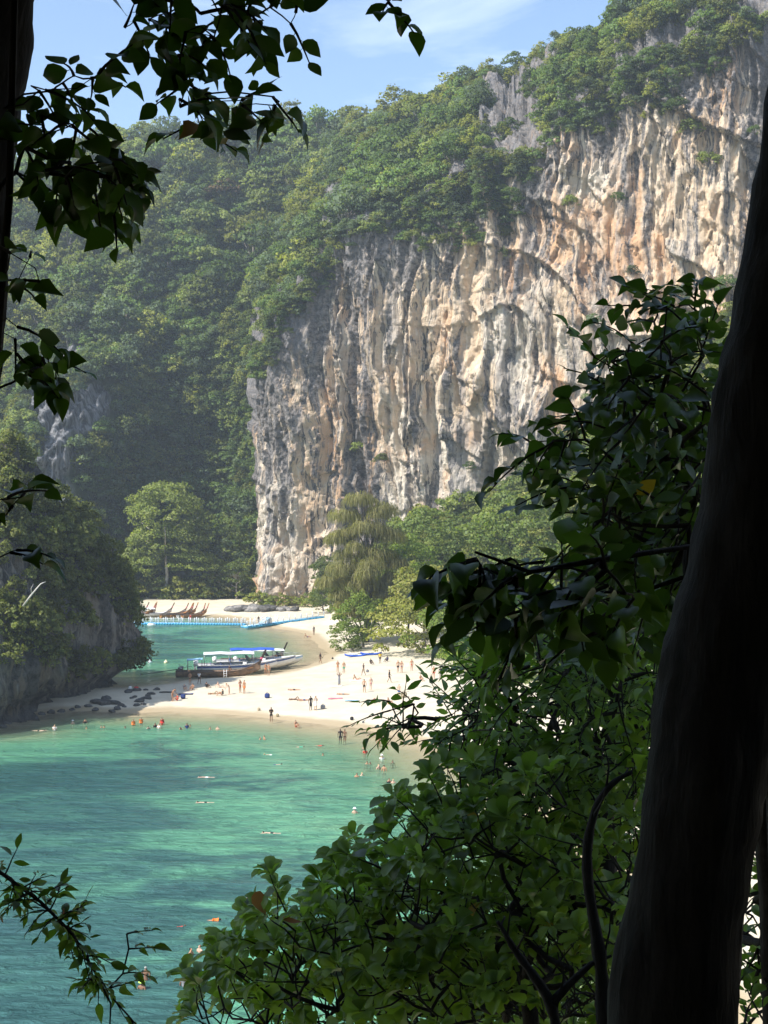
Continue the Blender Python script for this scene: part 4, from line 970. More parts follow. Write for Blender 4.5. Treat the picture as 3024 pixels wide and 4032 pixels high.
def speedboat_parts(L_=10.5, roof=M_roofw, stripe=M_navy, r0=-4.4, r1=2.2):
    st = []; 
    for s_ in np.linspace(-L_ / 2, L_ / 2, 26):
        t = s_ / (L_ / 2); hb2 = 1.35 * (1 - max(0, (t - .05) / .95) ** 2.4); hb2 = max(hb2, .02); keel = -.35 + 1.15 * max(0, (t - .3) / .7) ** 2.2; chine = .12 + .75 * max(0, (t - .2) / .8) ** 2; shr = .85 + .55 * max(0, (t + .2) / 1.2) ** 1.6
        st.append([(s_, -hb2, shr), (s_, -hb2 * .96, (chine + shr) / 2), (s_, -hb2 * .84, chine), (s_, 0, keel), (s_, hb2 * .84, chine), (s_, hb2 * .96, (chine + shr) / 2), (s_, hb2, shr)])
    A = np.array(st); v, f = loft(A); mb = MB(); mb.add(v, f[:, ::-1]); mb.add(np.concatenate([A[0], [A[0].mean(0)]]), t=[(i, i + 1, 7) for i in range(6)]); P = [("hull", mb.mesh("hull", M_boatw))]
    for sg, off_ in ((0, -1), (6, 1)):
        up_ = A[:, sg] * .75 + A[:, sg + (1 if sg == 0 else -1)] * .25; lo_ = A[:, sg] * .2 + A[:, sg + (1 if sg == 0 else -1)] * .8
        q = np.stack([up_ + (0, .015 * off_, 0), lo_ + (0, .015 * off_, 0)], 1); v, f = loft(q); mb = MB(); mb.add(v, f if off_ > 0 else f[:, ::-1]); P.append(("stripe", mb.mesh("stripe", stripe)))
        mb = MB(); mb.tube(A[:, sg] + (0, 0, .02), .05, 6); P.append(("rub_rail", mb.mesh("rub_rail", M_greyh)))
    dk = A[14:]; q = np.stack([dk[:, 0] + (0, .03, .0), dk[:, 0] * .5 + dk[:, 6] * .5 + (0, 0, .1), dk[:, 6] - (0, .03, 0)], 1); v, f = loft(q); mb = MB(); mb.add(v, f[:, ::-1]); P.append(("fore_deck", mb.mesh("fore_deck", M_boatw, True)))
    mb = MB(); q = A[:15]; fl_ = np.stack([q[:, 2] * (1, .9, 1) + (0, 0, .12), q[:, 4] * (1, .9, 1) + (0, 0, .12)], 1); v, f = loft(fl_); mb.add(v, f[:, ::-1]); P.append(("floor", mb.mesh("floor", M_greyh)))
    for x_ in (-3.2, -1.9, -.6):
        for y_ in (-.7, .7):
            mb = MB(); mb.box((x_, y_, .55), (.55, .95, .3)); mb.box((x_ - .25, y_, .85), (.1, .95, .5)); P.append(("bench", mb.mesh("bench", M_navy)))
    mb = MB(); mb.box((1.0, 0, .9), (.5, 1.9, .7)); mb.box((.75, -.4, 1.3), (.2, .5, .2)); P.append(("console", mb.mesh("console", M_boatw)))
    q = np.array([[(1.4, -1.05, 1.25), (1.0, -1.0, 1.95)], [(1.9, -.5, 1.3), (1.3, -.5, 2.0)], [(1.9, .5, 1.3), (1.3, .5, 2.0)], [(1.4, 1.05, 1.25), (1.0, 1.0, 1.95)]]); v, f = loft(q); mb = MB(); mb.add(v, f); mb.add(v - (.03, 0, 0), f[:, ::-1]); P.append(("windscreen", mb.mesh("windscreen", M_glass)))
    P += roof_parts(r0, r1, 2.35, 1.3, roof, .16)
    for y_ in (-.5, .5):
        mb = MB(); mb.box((-5.45, y_, 1.05), (.5, .36, .55)); mb.box((-5.5, y_, .5), (.22, .16, .9)); mb.box((-5.35, y_, 1.36), (.34, .28, .12)); P.append(("outboard_motor", mb.mesh("outboard_motor", M_boatw)))
    mb = MB()
    for y_ in (-1, 1): mb.tube([(2.2, y_ * 1.15, 1.2), (2.3, y_ * 1.1, 1.65), (4.2, y_ * .55, 1.75), (5.0, 0, 1.8)], .025, 5)
    P.append(("bow_rail", mb.mesh("bow_rail", M_metal)))
    return P
SB1, SB2, SB3 = speedboat_parts(), speedboat_parts(roof=M_tarpb, r0=-3.4, r1=2.4), speedboat_parts(roof=M_roofw, stripe=M_lblue)
build_boat("speedboat", "white speedboat with white canopy right behind the wooden longtail", "boats beached in the lagoon", SB1, xA + 2.3, yA + 4.8, .25, .12, 1.1)
build_boat("speedboat", "white speedboat under a bright blue canopy", "boats beached in the lagoon", SB2, xA + 4.6, yA + 9.2, .3, .15, 1.12)
build_boat("speedboat", "white speedboat with light blue stripe behind the blue canopied one", "boats beached in the lagoon", SB3, xA + 6.4, yA + 12.6, .2, .2, .95)
LTb = [p for p in LT if p[0] != "ribbon"]
build_boat("longtail_boat", "dark longtail boat whose black prow stands up behind the speedboats", "boats beached in the lagoon", LTb, xA + 3.4, yA + 16.6, .2, .22, .8)
# longtails drawn up on the far beach
LTg = [(n_, (lambda m_: m_)(me)) for n_, me in longtail_parts(11, M_greyh)]
LTw = longtail_parts(11, M_boatw); LTo = longtail_parts(11, M_wood2)
for k_, (P_l) in enumerate((LTg, LTw, LTo)):
    for n_, me in P_l:
        if n_ == "prow": me.materials[0] = [M_wood2, M_wood, M_wood2][k_]
FARB = [(150, 195, 0, .5, "grey longtail boat on the far beach next to the headland"), (235, 205, 1, .35, "white hulled longtail on the far beach with varnished prow"), (290, 215, 2, .6, "varnished longtail boat drawn up beside the white hulled one"),
        (335, 195, 0, .9, "grey longtail standing higher on the sand than its neighbours"), (420, 200, 1, .5, "white longtail behind the middle of the long pontoon"), (520, 212, 0, .25, "grey longtail lying low behind the long pontoon"),
        (575, 218, 2, .8, "varnished longtail in the trio of upright prows"), (600, 216, 0, .85, "grey longtail in the trio of upright prows"), (628, 214, 2, .95, "outer varnished longtail of the trio with dark tall prow"), (690, 232, 0, .9, "small grey longtail apart from the trio behind the pontoon"), (712, 228, 2, 1.0, "small varnished longtail nearest the cliff boulders".replace("nearest", "towards"))]
for i, (x, y, k_, rz, lab) in enumerate(FARB):
    u, v = src(1, x - 40, y + 22); X_, Y_, Z_ = ground_at(u, v)
    Y_ = min(max(Y_, 303), 326); X_ = (u - 384) / F * Y_
    build_boat("longtail_boat", lab, "longtail boats on the far beach", [LTg, LTw, LTo][k_] + (roof_parts(-3.5, 0, 2.1, .9, [M_lblue, M_roofw, M_tarpb][i % 3]) if i in (0, 1, 4) else []), X_, Y_, max(gz(X_, Y_), 0) + .2, rz, .72, .12 * (-1) ** i)
# kayaks under the trees, buoys
def kayak(mat):
    A = []
    for s_ in np.linspace(-1.7, 1.7, 15):
        t = abs(s_ / 1.7); w_ = .38 * (1 - t ** 2.5) + .01; z0 = .25 * t ** 3
        A.append([(s_, w_ * math.cos(a), z0 + .17 + .17 * math.sin(a) * (1 if math.sin(a) < 0 else .75)) for a in np.linspace(0, 2 * math.pi, 13)])
    v, f = loft(A); mb = MB(); mb.add(v, f); return mb.mesh("hull", mat, True)
K1, K2 = kayak(M_tarpb), kayak(M_wht)
for i, (c, x, y, rz, lab) in enumerate([(2, 735, 528, .12, "blue kayak lying on the sand before the casuarina"), (2, 850, 515, .15, "blue kayak closest to the slanting almond tree"), (2, 770, 520, .1, "white kayak between two blue ones")]):
    X_, Y_, Z_ = ground_at(*src(c, x, y)); o = empty("kayak", (X_, Y_, Z_ - .02), rz); tag(o, lab, "kayak", "kayaks under the trees"); link("hull", K2 if i == 2 else K1, o)
    mb = MB(); mb.box((0, 0, .33), (.8, .42, .05)); mb.build("seat", M_black, o)
v, f = ICO2
for i, (x, y) in enumerate([(237, 574), (348, 574), (465, 574), (690, 574)]):
    X_, Y_, Z_ = ground_at(*src(1, x, y)); mb = MB(); vv = v * .30; mb.add(vv, t=f); mb.tube([(0, 0, .25), (0, 0, .42)], .06, 6)
    tag(mb.build("buoy", M_wht if i % 2 else mat_plain("cream_buoy", (.8, .72, .45), .5), smooth=True, loc=(X_, Y_, .12)), "small pale mooring buoy floating in the lagoon", "buoy", "buoys in the lagoon")

# ================================================================== PEOPLE
def skin_mesh(name, V, E, R, mat, sub=1, root=0):
    me = bpy.data.meshes.new(name); me.from_pydata([tuple(v) for v in V], E, []); me.update()
    o = bpy.data.objects.new(name, me); COL.objects.link(o)
    m = o.modifiers.new("skin", 'SKIN'); m.use_smooth_shade = True; m.branch_smoothing = .6
    for i, r in enumerate(R): me.skin_vertices[0].data[i].radius = (r, r) if not hasattr(r, '__len__') else r
    me.skin_vertices[0].data[root].use_root = True
    if sub: q = o.modifiers.new("sub", 'SUBSURF'); q.levels = sub; q.render_levels = sub
    dg = bpy.context.evaluated_depsgraph_get(); out = bpy.data.meshes.new_from_object(o.evaluated_get(dg)); out.name = name
    bpy.data.objects.remove(o); bpy.data.meshes.remove(me)
    out.materials.clear(); out.materials.append(mat)
    return out

BASE = dict(pel=(0, 0, .96), wai=(0, 0, 1.10), che=(0, 0, 1.27), upc=(0, 0, 1.41), nek=(0, -.005, 1.49), hea=(0, -.015, 1.585), top=(0, -.005, 1.68), nos=(0, -.105, 1.575),
    hiL=(-.085, 0, .88), knL=(-.10, -.01, .49), anL=(-.11, .02, .09), toL=(-.12, -.15, .035), hiR=(.085, 0, .88), knR=(.10, -.01, .49), anR=(.11, .02, .09), toR=(.12, -.15, .035),
    shL=(-.17, 0, 1.41), elL=(-.24, .03, 1.13), wrL=(-.26, -.04, .88), shR=(.17, 0, 1.41), elR=(.24, .03, 1.13), wrR=(.26, -.04, .88))
RAD = dict(pel=(.15, .11), wai=(.125, .095), che=(.15, .11), upc=(.14, .09), nek=.055, hea=(.082, .098), top=(.055, .065), nos=.02, hi=.088, kn=.058, an=.040, to=.036, sh=.062, el=.043, wr=.030)
def limb(j): return j[:2] if j[-1] in 'LR' else j
def finger_nodes(J, side):
    """palm and five fingers beyond the wrist, along the forearm"""
    w_, e = np.array(J['wr' + side]), np.array(J['el' + side]); d = w_ - e; d /= np.linalg.norm(d)
    up = np.array((0, -1.0, 0)) if abs(d[1]) < .8 else np.array((0, 0, 1.0)); a = up - d * (up @ d); a /= np.linalg.norm(a); n_ = np.cross(d, a)
    pal = w_ + d * .055; V, E, R = [pal], [], [(.040, .022)]
    for k, (o_, L_) in enumerate(((-.03, .065), (-.01, .08), (.01, .075), (.03, .055))):
        b0 = pal + d * .045 + a * o_; t0 = b0 + d * L_ * .6 + n_ * .012; V += [b0, t0]; E += [(0, len(V) - 2), (len(V) - 2, len(V) - 1)]; R += [.011, .008]
    th = pal + a * -.045 + d * .01; V += [th, th + d * .045 - a * .012]; E += [(0, len(V) - 2), (len(V) - 2, len(V) - 1)]; R += [.012, .009]
    return V, E, R
def body_mesh(name, J, mat):
    keys = ['pel', 'wai', 'che', 'upc', 'nek', 'hea', 'top', 'nos'] + [a + b for b in 'LR' for a in ('hi', 'kn', 'an', 'to', 'sh', 'el', 'wr')]
    V = [J[k] for k in keys]; ix = {k: i for i, k in enumerate(keys)}; R = [RAD[k] if k in RAD else RAD[k[:2]] for k in keys]
    E = [(ix[a], ix[b]) for a, b in (('pel', 'wai'), ('wai', 'che'), ('che', 'upc'), ('upc', 'nek'), ('nek', 'hea'), ('hea', 'top'), ('hea', 'nos'))]
    for s_ in 'LR':
        E += [(ix[a], ix[b]) for a, b in (('pel', 'hi' + s_), ('hi' + s_, 'kn' + s_), ('kn' + s_, 'an' + s_), ('an' + s_, 'to' + s_), ('upc', 'sh' + s_), ('sh' + s_, 'el' + s_), ('el' + s_, 'wr' + s_))]
        fv, fe, fr_ = finger_nodes(J, s_); b0 = len(V); V += [tuple(q) for q in fv]; E += [(a + b0, b + b0) for a, b in fe] + [(ix['wr' + s_], b0)]; R += fr_
    return skin_mesh(name, V, E, R, mat)
def mid(J, a, b, t): return tuple(np.array(J[a]) * (1 - t) + np.array(J[b]) * t)
def add_r(r, e): return (r[0] + e, r[1] + e) if hasattr(r, '__len__') else r + e
def garment(kind, J, mat):
    if kind == 'swim_trunks' or kind == 'bikini_bottom':
        t = .55 if kind == 'swim_trunks' else .12
        V = [J['pel'], J['hiL'], mid(J, 'hiL', 'knL', t), J['hiR'], mid(J, 'hiR', 'knR', t), mid(J, 'pel', 'wai', .4)]
        return skin_mesh(kind, V, [(0, 1), (1, 2), (0, 3), (3, 4), (0, 5)], [(.165, .125), .1, .085, .1, .085, (.14, .11)], mat)
    if kind == 'bikini_top': return skin_mesh(kind, [mid(J, 'che', 'upc', -.1), mid(J, 'che', 'upc', .55)], [(0, 1)], [(.152, .125), (.14, .115)], mat)
    if kind in ('shirt', 'life_jacket'):
        e = .018 if kind == 'shirt' else .06
        V = [J['che'], J['wai'], mid(J, 'pel', 'wai', .3), J['upc']]; E = [(0, 1), (1, 2), (0, 3)]; R = [add_r(RAD['che'], e), add_r(RAD['wai'], e), add_r(RAD['wai'], e + .015), add_r(RAD['upc'], e)]
        if kind == 'shirt':
            for s_ in 'LR': V += [J['sh' + s_], mid(J, 'sh' + s_, 'el' + s_, .6)]; E += [(3, len(V) - 2), (len(V) - 2, len(V) - 1)]; R += [.08, .07]
        return skin_mesh(kind, V, E, R, mat)
    if kind in ('dress', 'long_dress'):
        end = .1 if kind == 'dress' else .75; a, b = ('kn', 'an')
        low_ = tuple((np.array(mid(J, 'knL', 'anL', end)) + np.array(mid(J, 'knR', 'anR', end))) / 2); hip = J['pel']
        V = [J['che'], J['upc'], J['wai'], hip, tuple((np.array(hip) + np.array(low_)) / 2), low_]
        return skin_mesh(kind, V, [(0, 1), (0, 2), (2, 3), (3, 4), (4, 5)], [(.165, .125), (.15, .10), (.14, .11), (.18, .14), (.19, .17), (.22, .20)], mat)
    if kind in ('hair', 'long_hair'):
        h = np.array(J['hea']); t = np.array(J['top']); n_ = np.array(J['nos']); bk = h - n_; bk /= np.linalg.norm(bk); upv = t - h; upv /= np.linalg.norm(upv)
        V = [h + upv * .065 + bk * .015, h + upv * .03 + bk * .05, h - upv * .05 + bk * .065]; R = [.085, .085, .06]; E = [(0, 1), (1, 2)]
        if kind == 'long_hair': V += [h - upv * .2 + bk * .09, h - upv * .32 + bk * .09]; R += [.065, .035]; E += [(2, 3), (3, 4)]
        return skin_mesh(kind, V, E, R, mat)
    if kind == 'hat':
        h = np.array(J['hea']); t = np.array(J['top']); upv = (t - h) / np.linalg.norm(t - h); mb = MB(); c = h + upv * .055
        mb.tube([c, c + upv * .015, c + upv * .02, c + upv * .1, c + upv * .13], [.19, .185, .105, .10, .04], 14); return mb.mesh(kind, mat, True)
def pose(**k): J = dict(BASE); J.update(k); return J
def shift(J, keys, d): return {k: tuple(np.array(J[k]) + d) for k in keys}
def lay(J, arms):
    """lying along +Y, face up"""
    o = {k: (v[0], v[2] - .96, .11 - v[1] * .8) for k, v in BASE.items()}
    o['nos'] = (0, .615, .225); o['toL'] = (-.14, -.90, .16); o['toR'] = (.14, -.90, .16)
    o.update(arms); return o
POSES = {
 'stand': pose(),
 'relax': pose(knL=(-.10, -.06, .49), anL=(-.13, -.04, .09), toL=(-.16, -.20, .035), elR=(.27, .06, 1.15), wrR=(.20, -.10, .99), wai=(.02, 0, 1.10)),
 'walk': pose(knL=(-.09, -.16, .51), anL=(-.09, -.22, .10), toL=(-.09, -.38, .07), knR=(.09, .05, .49), anR=(.09, .28, .13), toR=(.09, .17, .03), elL=(-.22, .12, 1.15), wrL=(-.23, .10, .90), elR=(.22, -.05, 1.13), wrR=(.21, -.20, .94)),
 'hold': pose(elL=(-.22, .02, 1.13), wrL=(-.08, -.22, 1.22), elR=(.22, .02, 1.13), wrR=(.08, -.22, 1.24)),
 'arms_up': pose(elL=(-.34, -.04, 1.56), wrL=(-.14, -.03, 1.70), elR=(.34, -.04, 1.56), wrR=(.14, -.03, 1.70)),
 'bend': pose(wai=(0, -.05, 1.06), che=(0, -.18, 1.18), upc=(0, -.29, 1.26), nek=(0, -.36, 1.31), hea=(0, -.44, 1.36), top=(0, -.50, 1.43), nos=(0, -.50, 1.29), shL=(-.17, -.27, 1.25), shR=(.17, -.27, 1.25), elL=(-.2, -.36, 1.0), elR=(.2, -.36, 1.0), wrL=(-.14, -.48, .82), wrR=(.14, -.48, .82)),
 'sit': pose(pel=(0, .0, .13), wai=(0, .06, .27), che=(0, .07, .44), upc=(0, .04, .57), nek=(0, .01, .65), hea=(0, -.02, .75), top=(0, -.01, .84), nos=(0, -.11, .735), hiL=(-.09, -.05, .12), hiR=(.09, -.05, .12), knL=(-.14, -.38, .42), knR=(.14, -.38, .42), anL=(-.13, -.62, .08), anR=(.13, -.62, .08), toL=(-.14, -.78, .04), toR=(.14, -.78, .04),
      shL=(-.17, .04, .57), shR=(.17, .04, .57), elL=(-.24, -.14, .38), elR=(.24, -.14, .38), wrL=(-.12, -.36, .44), wrR=(.12, -.36, .44)),
 'lean': pose(pel=(0, .0, .12), wai=(0, .10, .24), che=(0, .20, .38), upc=(0, .27, .49), nek=(0, .29, .57), hea=(0, .28, .67), top=(0, .30, .76), nos=(0, .19, .66), hiL=(-.09, -.05, .11), hiR=(.09, -.05, .11), knL=(-.10, -.45, .13), knR=(.12, -.40, .30), anL=(-.10, -.84, .07), anR=(.13, -.66, .07), toL=(-.10, -.90, .17), toR=(.14, -.80, .05),
      shL=(-.17, .27, .49), shR=(.17, .27, .49), elL=(-.23, .42, .28), elR=(.23, .42, .28), wrL=(-.24, .46, .06), wrR=(.24, .46, .06)),
 'lie': lay(BASE, dict(elL=(-.24, .20, .07), wrL=(-.28, -.05, .07), elR=(.24, .20, .07), wrR=(.28, -.05, .07))),
 'lie_knee': lay(BASE, dict(knR=(.10, -.34, .42), anR=(.10, -.58, .07), toR=(.10, -.74, .05), elL=(-.30, .55, .08), wrL=(-.12, .70, .07), elR=(.24, .20, .07), wrR=(.28, -.05, .07))),
 'swim': {**{k: (v[0], v[2] - .96, .03 + v[1] * .8) for k, v in BASE.items()}, 'hea': (0, .64, .10), 'top': (0, .70, .17), 'nos': (0, .73, .06), 'elL': (-.25, .70, .05), 'wrL': (-.2, .95, .02), 'elR': (.34, .30, .02), 'wrR': (.30, .06, -.03), 'toL': (-.12, -1.05, .02), 'toR': (.12, -1.05, -.03)},
}
M_skinbase = NB("skin"); M_skin = M_skinbase.done(M_skinbase.pbr((.45, .27, .18), .55, None, .3))
def mskin(name, c): b = NB(name); n = b.noise(b.coord(), 3, 3); return b.done(b.pbr(b.mix(b.ramp(n, .3, .7), c, tuple(x * .85 for x in c)), .5, None, .35))
SK = dict(fair=mskin("fair_skin", (.62, .40, .29)), tan=mskin("tanned_skin", (.44, .24, .14)), brown=mskin("brown_skin", (.24, .13, .08)), dark=mskin("dark_skin", (.10, .06, .04)))
CLO = {n: mat_plain(n + "_cloth", c, .8, .15, .1, 8) for n, c in dict(black=(.02, .02, .022), white=(.78, .77, .74), red=(.55, .05, .04), orange=(.75, .20, .04), navy=(.03, .05, .16), blue=(.06, .17, .42), green=(.06, .33, .20), grey=(.22, .22, .23), yellow=(.72, .52, .05), pink=(.65, .22, .28), khaki=(.30, .25, .16), lime=(.45, .65, .12)).items()}
HAIR = {n: mat_plain(n + "_hair", c, .6, .3, .1, 9) for n, c in dict(dark=(.018, .014, .012), brown=(.10, .06, .035), blond=(.40, .28, .12), grey=(.4, .39, .37)).items()}
_cache = {}
def pm(kind, ps):
    if (kind, ps) not in _cache:
        _cache[kind, ps] = body_mesh("body", POSES[ps], M_skin) if kind == 'body' else garment(kind, POSES[ps], M_skin)
    return _cache[kind, ps]
def person(x, y, z, ps, head, skin, wear, label, hair=('hair', 'dark'), sc=1.0, group=None):
    o = empty("person", (x, y, z), math.radians(head)); o.scale = (sc,) * 3; tag(o, label, "person", group)
    bd = link("body", pm('body', ps), o); bd.material_slots[0].link = 'OBJECT'; bd.material_slots[0].material = SK[skin]
    for kind, c in wear:
        g = link(kind, pm(kind, ps), o); g.material_slots[0].link = 'OBJECT'; g.material_slots[0].material = CLO[c]
    if hair:
        g = link(hair[0], pm(hair[0], ps), o); g.material_slots[0].link = 'OBJECT'; g.material_slots[0].material = HAIR[hair[1]]
    return o
TR, BB, BT, SH, LJ, DR, LD = 'swim_trunks', 'bikini_bottom', 'bikini_top', 'shirt', 'life_jacket', 'dress', 'long_dress'
def bik(c): return [(BB, c), (BT, c)]
LONG = ('long_hair', 'dark'); BLN = ('long_hair', 'blond'); BRN = ('hair', 'brown')
ON_SAND = [
 (1,1587,577,'walk',70,'brown',[(SH,'black'),(TR,'black')],"person in black walking along the lagoon's edge",('hair','dark')),
 (1,1190,662,'hold',20,'tan',bik('orange'),"tanned person in orange bikini beside the boat bows",LONG),
 (1,1212,666,'stand',-30,'tan',[(TR,'khaki')],"tanned person in khaki trunks beside the boat bows",BRN),
 (1,640,735,'hold',10,'tan',bik('black'),"person in black bikini standing by the lagoon near the longtail",LONG),
 (1,707,728,'walk',160,'brown',[(SH,'white'),(TR,'black')],"person in white shirt and black shorts by the longtail's hull",('hair','dark')),
 (1,600,770,'sit',30,'fair',[(SH,'grey')],"person in grey shirt sitting on the shaded sand",('hair','grey')),
 (1,660,768,'sit',-20,'tan',bik('navy'),"person in navy swimwear sitting on the shaded sand by the lagoon",LONG),
 (1,512,842,'bend',60,'tan',bik('black'),"dark haired person bending over the red shirted sitter",LONG),
 (1,548,848,'sit',-60,'tan',[(SH,'red'),(TR,'red')],"person in red shirt sitting in the headland's shade",('hair','dark')),
 (1,760,756,'sit',150,'brown',[(SH,'black')],"person in black shirt sitting with the back turned, by the lagoon",('hair','dark')),
 (1,855,752,'lean',60,'fair',[(TR,'grey')],"person in grey trunks leaning back on the sand near the ladder",BRN),
 (1,812,800,'lie_knee',90,'tan',[(TR,'khaki')],"person lying on the sand with one knee raised",('hair','dark')),
 (1,876,810,'sit',-90,'tan',[(SH,'black')],"person in black top sitting up beside the one lying down",LONG),
 (1,925,802,'bend',-60,'fair',bik('white'),"pale person in white bikini stooping on the sand",BLN),
 (1,1004,790,'hold',40,'tan',bik('red'),"person in red bikini facing the one in orange shorts",LONG),
 (1,1034,795,'stand',-40,'tan',[(TR,'orange')],"person in bright orange shorts with hands down",('hair','dark')),
 (1,1390,772,'lie',80,'tan',[(TR,'black')],"sunbather in black trunks flat on the sand alone",('hair','dark')),
 (1,1400,842,'lie_knee',85,'brown',bik('black'),"sunbather with raised knee near the couple in dark and white dress",LONG),
 (1,1462,848,'lie',95,'tan',[(TR,'navy')],"sunbather in navy trunks next to the one with raised knee",('hair','dark')),
 (1,1517,917,'relax',20,'dark',[(DR,'black')],"person in short black dress beside the one in white",('hair','dark')),
 (1,1553,917,'hold',-20,'tan',[(DR,'white')],"person in short white dress",LONG),
 (1,1230,1003,'hold',5,'brown',[(SH,'black'),(TR,'black')],"person in black standing where sand meets the bay, holding a phone",('hair','dark')),
 (1,1540,370,'stand',40,'brown',[(SH,'grey')],"distant person in grey shirt by the lagoon's far corner",('hair','dark')),
 (1,1490,387,'lean',90,'tan',[(TR,'navy')],"distant person sitting at the lagoon's far corner",('hair','dark')),
 (2,608,642,'hold',0,'tan',bik('orange'),"tanned person in orange bikini beside the one in green shorts",LONG),
 (2,652,650,'stand',10,'tan',[(TR,'green')],"person in green swim shorts",('hair','brown')),
 (2,618,740,'arms_up',-15,'brown',[(LD,'grey')],"person in long grey dress with both hands at the head",LONG),
 (2,795,664,'walk',-60,'brown',[(SH,'black'),(TR,'khaki')],"person in black shirt walking and carrying a bag",('hair','dark')),
 (2,745,697,'lean',80,'tan',bik('red'),"person in red bikini leaning back on a towel",LONG),
 (2,800,788,'relax',170,'tan',[(TR,'black')],"person in black trunks with the back turned, on open sand",('hair','dark')),
 (2,848,772,'stand',20,'fair',bik('pink'),"fair person in pink bikini on open sand",BLN),
 (2,983,715,'walk',90,'brown',[(SH,'black'),(TR,'black')],"person all in black walking towards the slanting tree",('hair','dark')),
 (2,1052,827,'stand',-20,'fair',[(TR,'blue')],"bare chested person in blue shorts by the backpack",BRN),
 (2,640,804,'lie',80,'tan',[(TR,'grey')],"sunbather in grey trunks near the pair on open sand",('hair','dark')),
 (2,855,852,'lie_knee',85,'tan',bik('black'),"sunbather in black bikini by the pale blue towel",LONG),
 (2,975,874,'sit',60,'tan',bik('orange'),"person in orange swimwear sitting on the sand with knees up",LONG),
 (2,848,582,'sit',30,'dark',[(SH,'black')],"person in black sitting in the slanting tree's shade",('hair','dark')),
 (2,915,577,'stand',10,'brown',[(SH,'yellow'),(TR,'black')],"person in yellow shirt standing in the tree shade",('hair','dark')),
 (2,968,562,'sit',-40,'dark',[(SH,'navy')],"person in navy shirt sitting in the tree shade",('hair','dark')),
 (2,1045,642,'relax',15,'tan',[(TR,'black')],"tanned person in black trunks at the slanting tree's foot",BRN),
 (2,1072,644,'stand',-30,'tan',bik('navy'),"tanned person in navy bikini at the slanting tree's foot",LONG),
 (2,1145,632,'stand',0,'tan',bik('red'),"person in red bikini in the shade of the beach trees",LONG),
 (2,1210,704,'sit',30,'tan',[(TR,'blue')],"person in blue trunks sitting in front of the shaded beach trees",('hair','dark')),
 (2,1305,687,'stand',-10,'tan',[(TR,'red')],"person in red trunks in front of the shaded beach trees",BRN),
 (2,1355,692,'relax',20,'dark',[(SH,'black'),(TR,'black')],"person in black shirt and shorts in front of the shaded beach trees",('hair','dark')),
]
for c, x, y, ps, hd, sk, wr, lab, hr in ON_SAND:
    X_, Y_, Z_ = ground_at(*src(c, x, y)); person(X_, Y_, Z_ - .01, ps, hd, sk, wr, lab, hr)
W_, C_, S_, H_ = .95, 1.15, 1.30, 1.42        # how deep: waist, chest, shoulders, head only
SWH = "swimmer with only the head above the water"
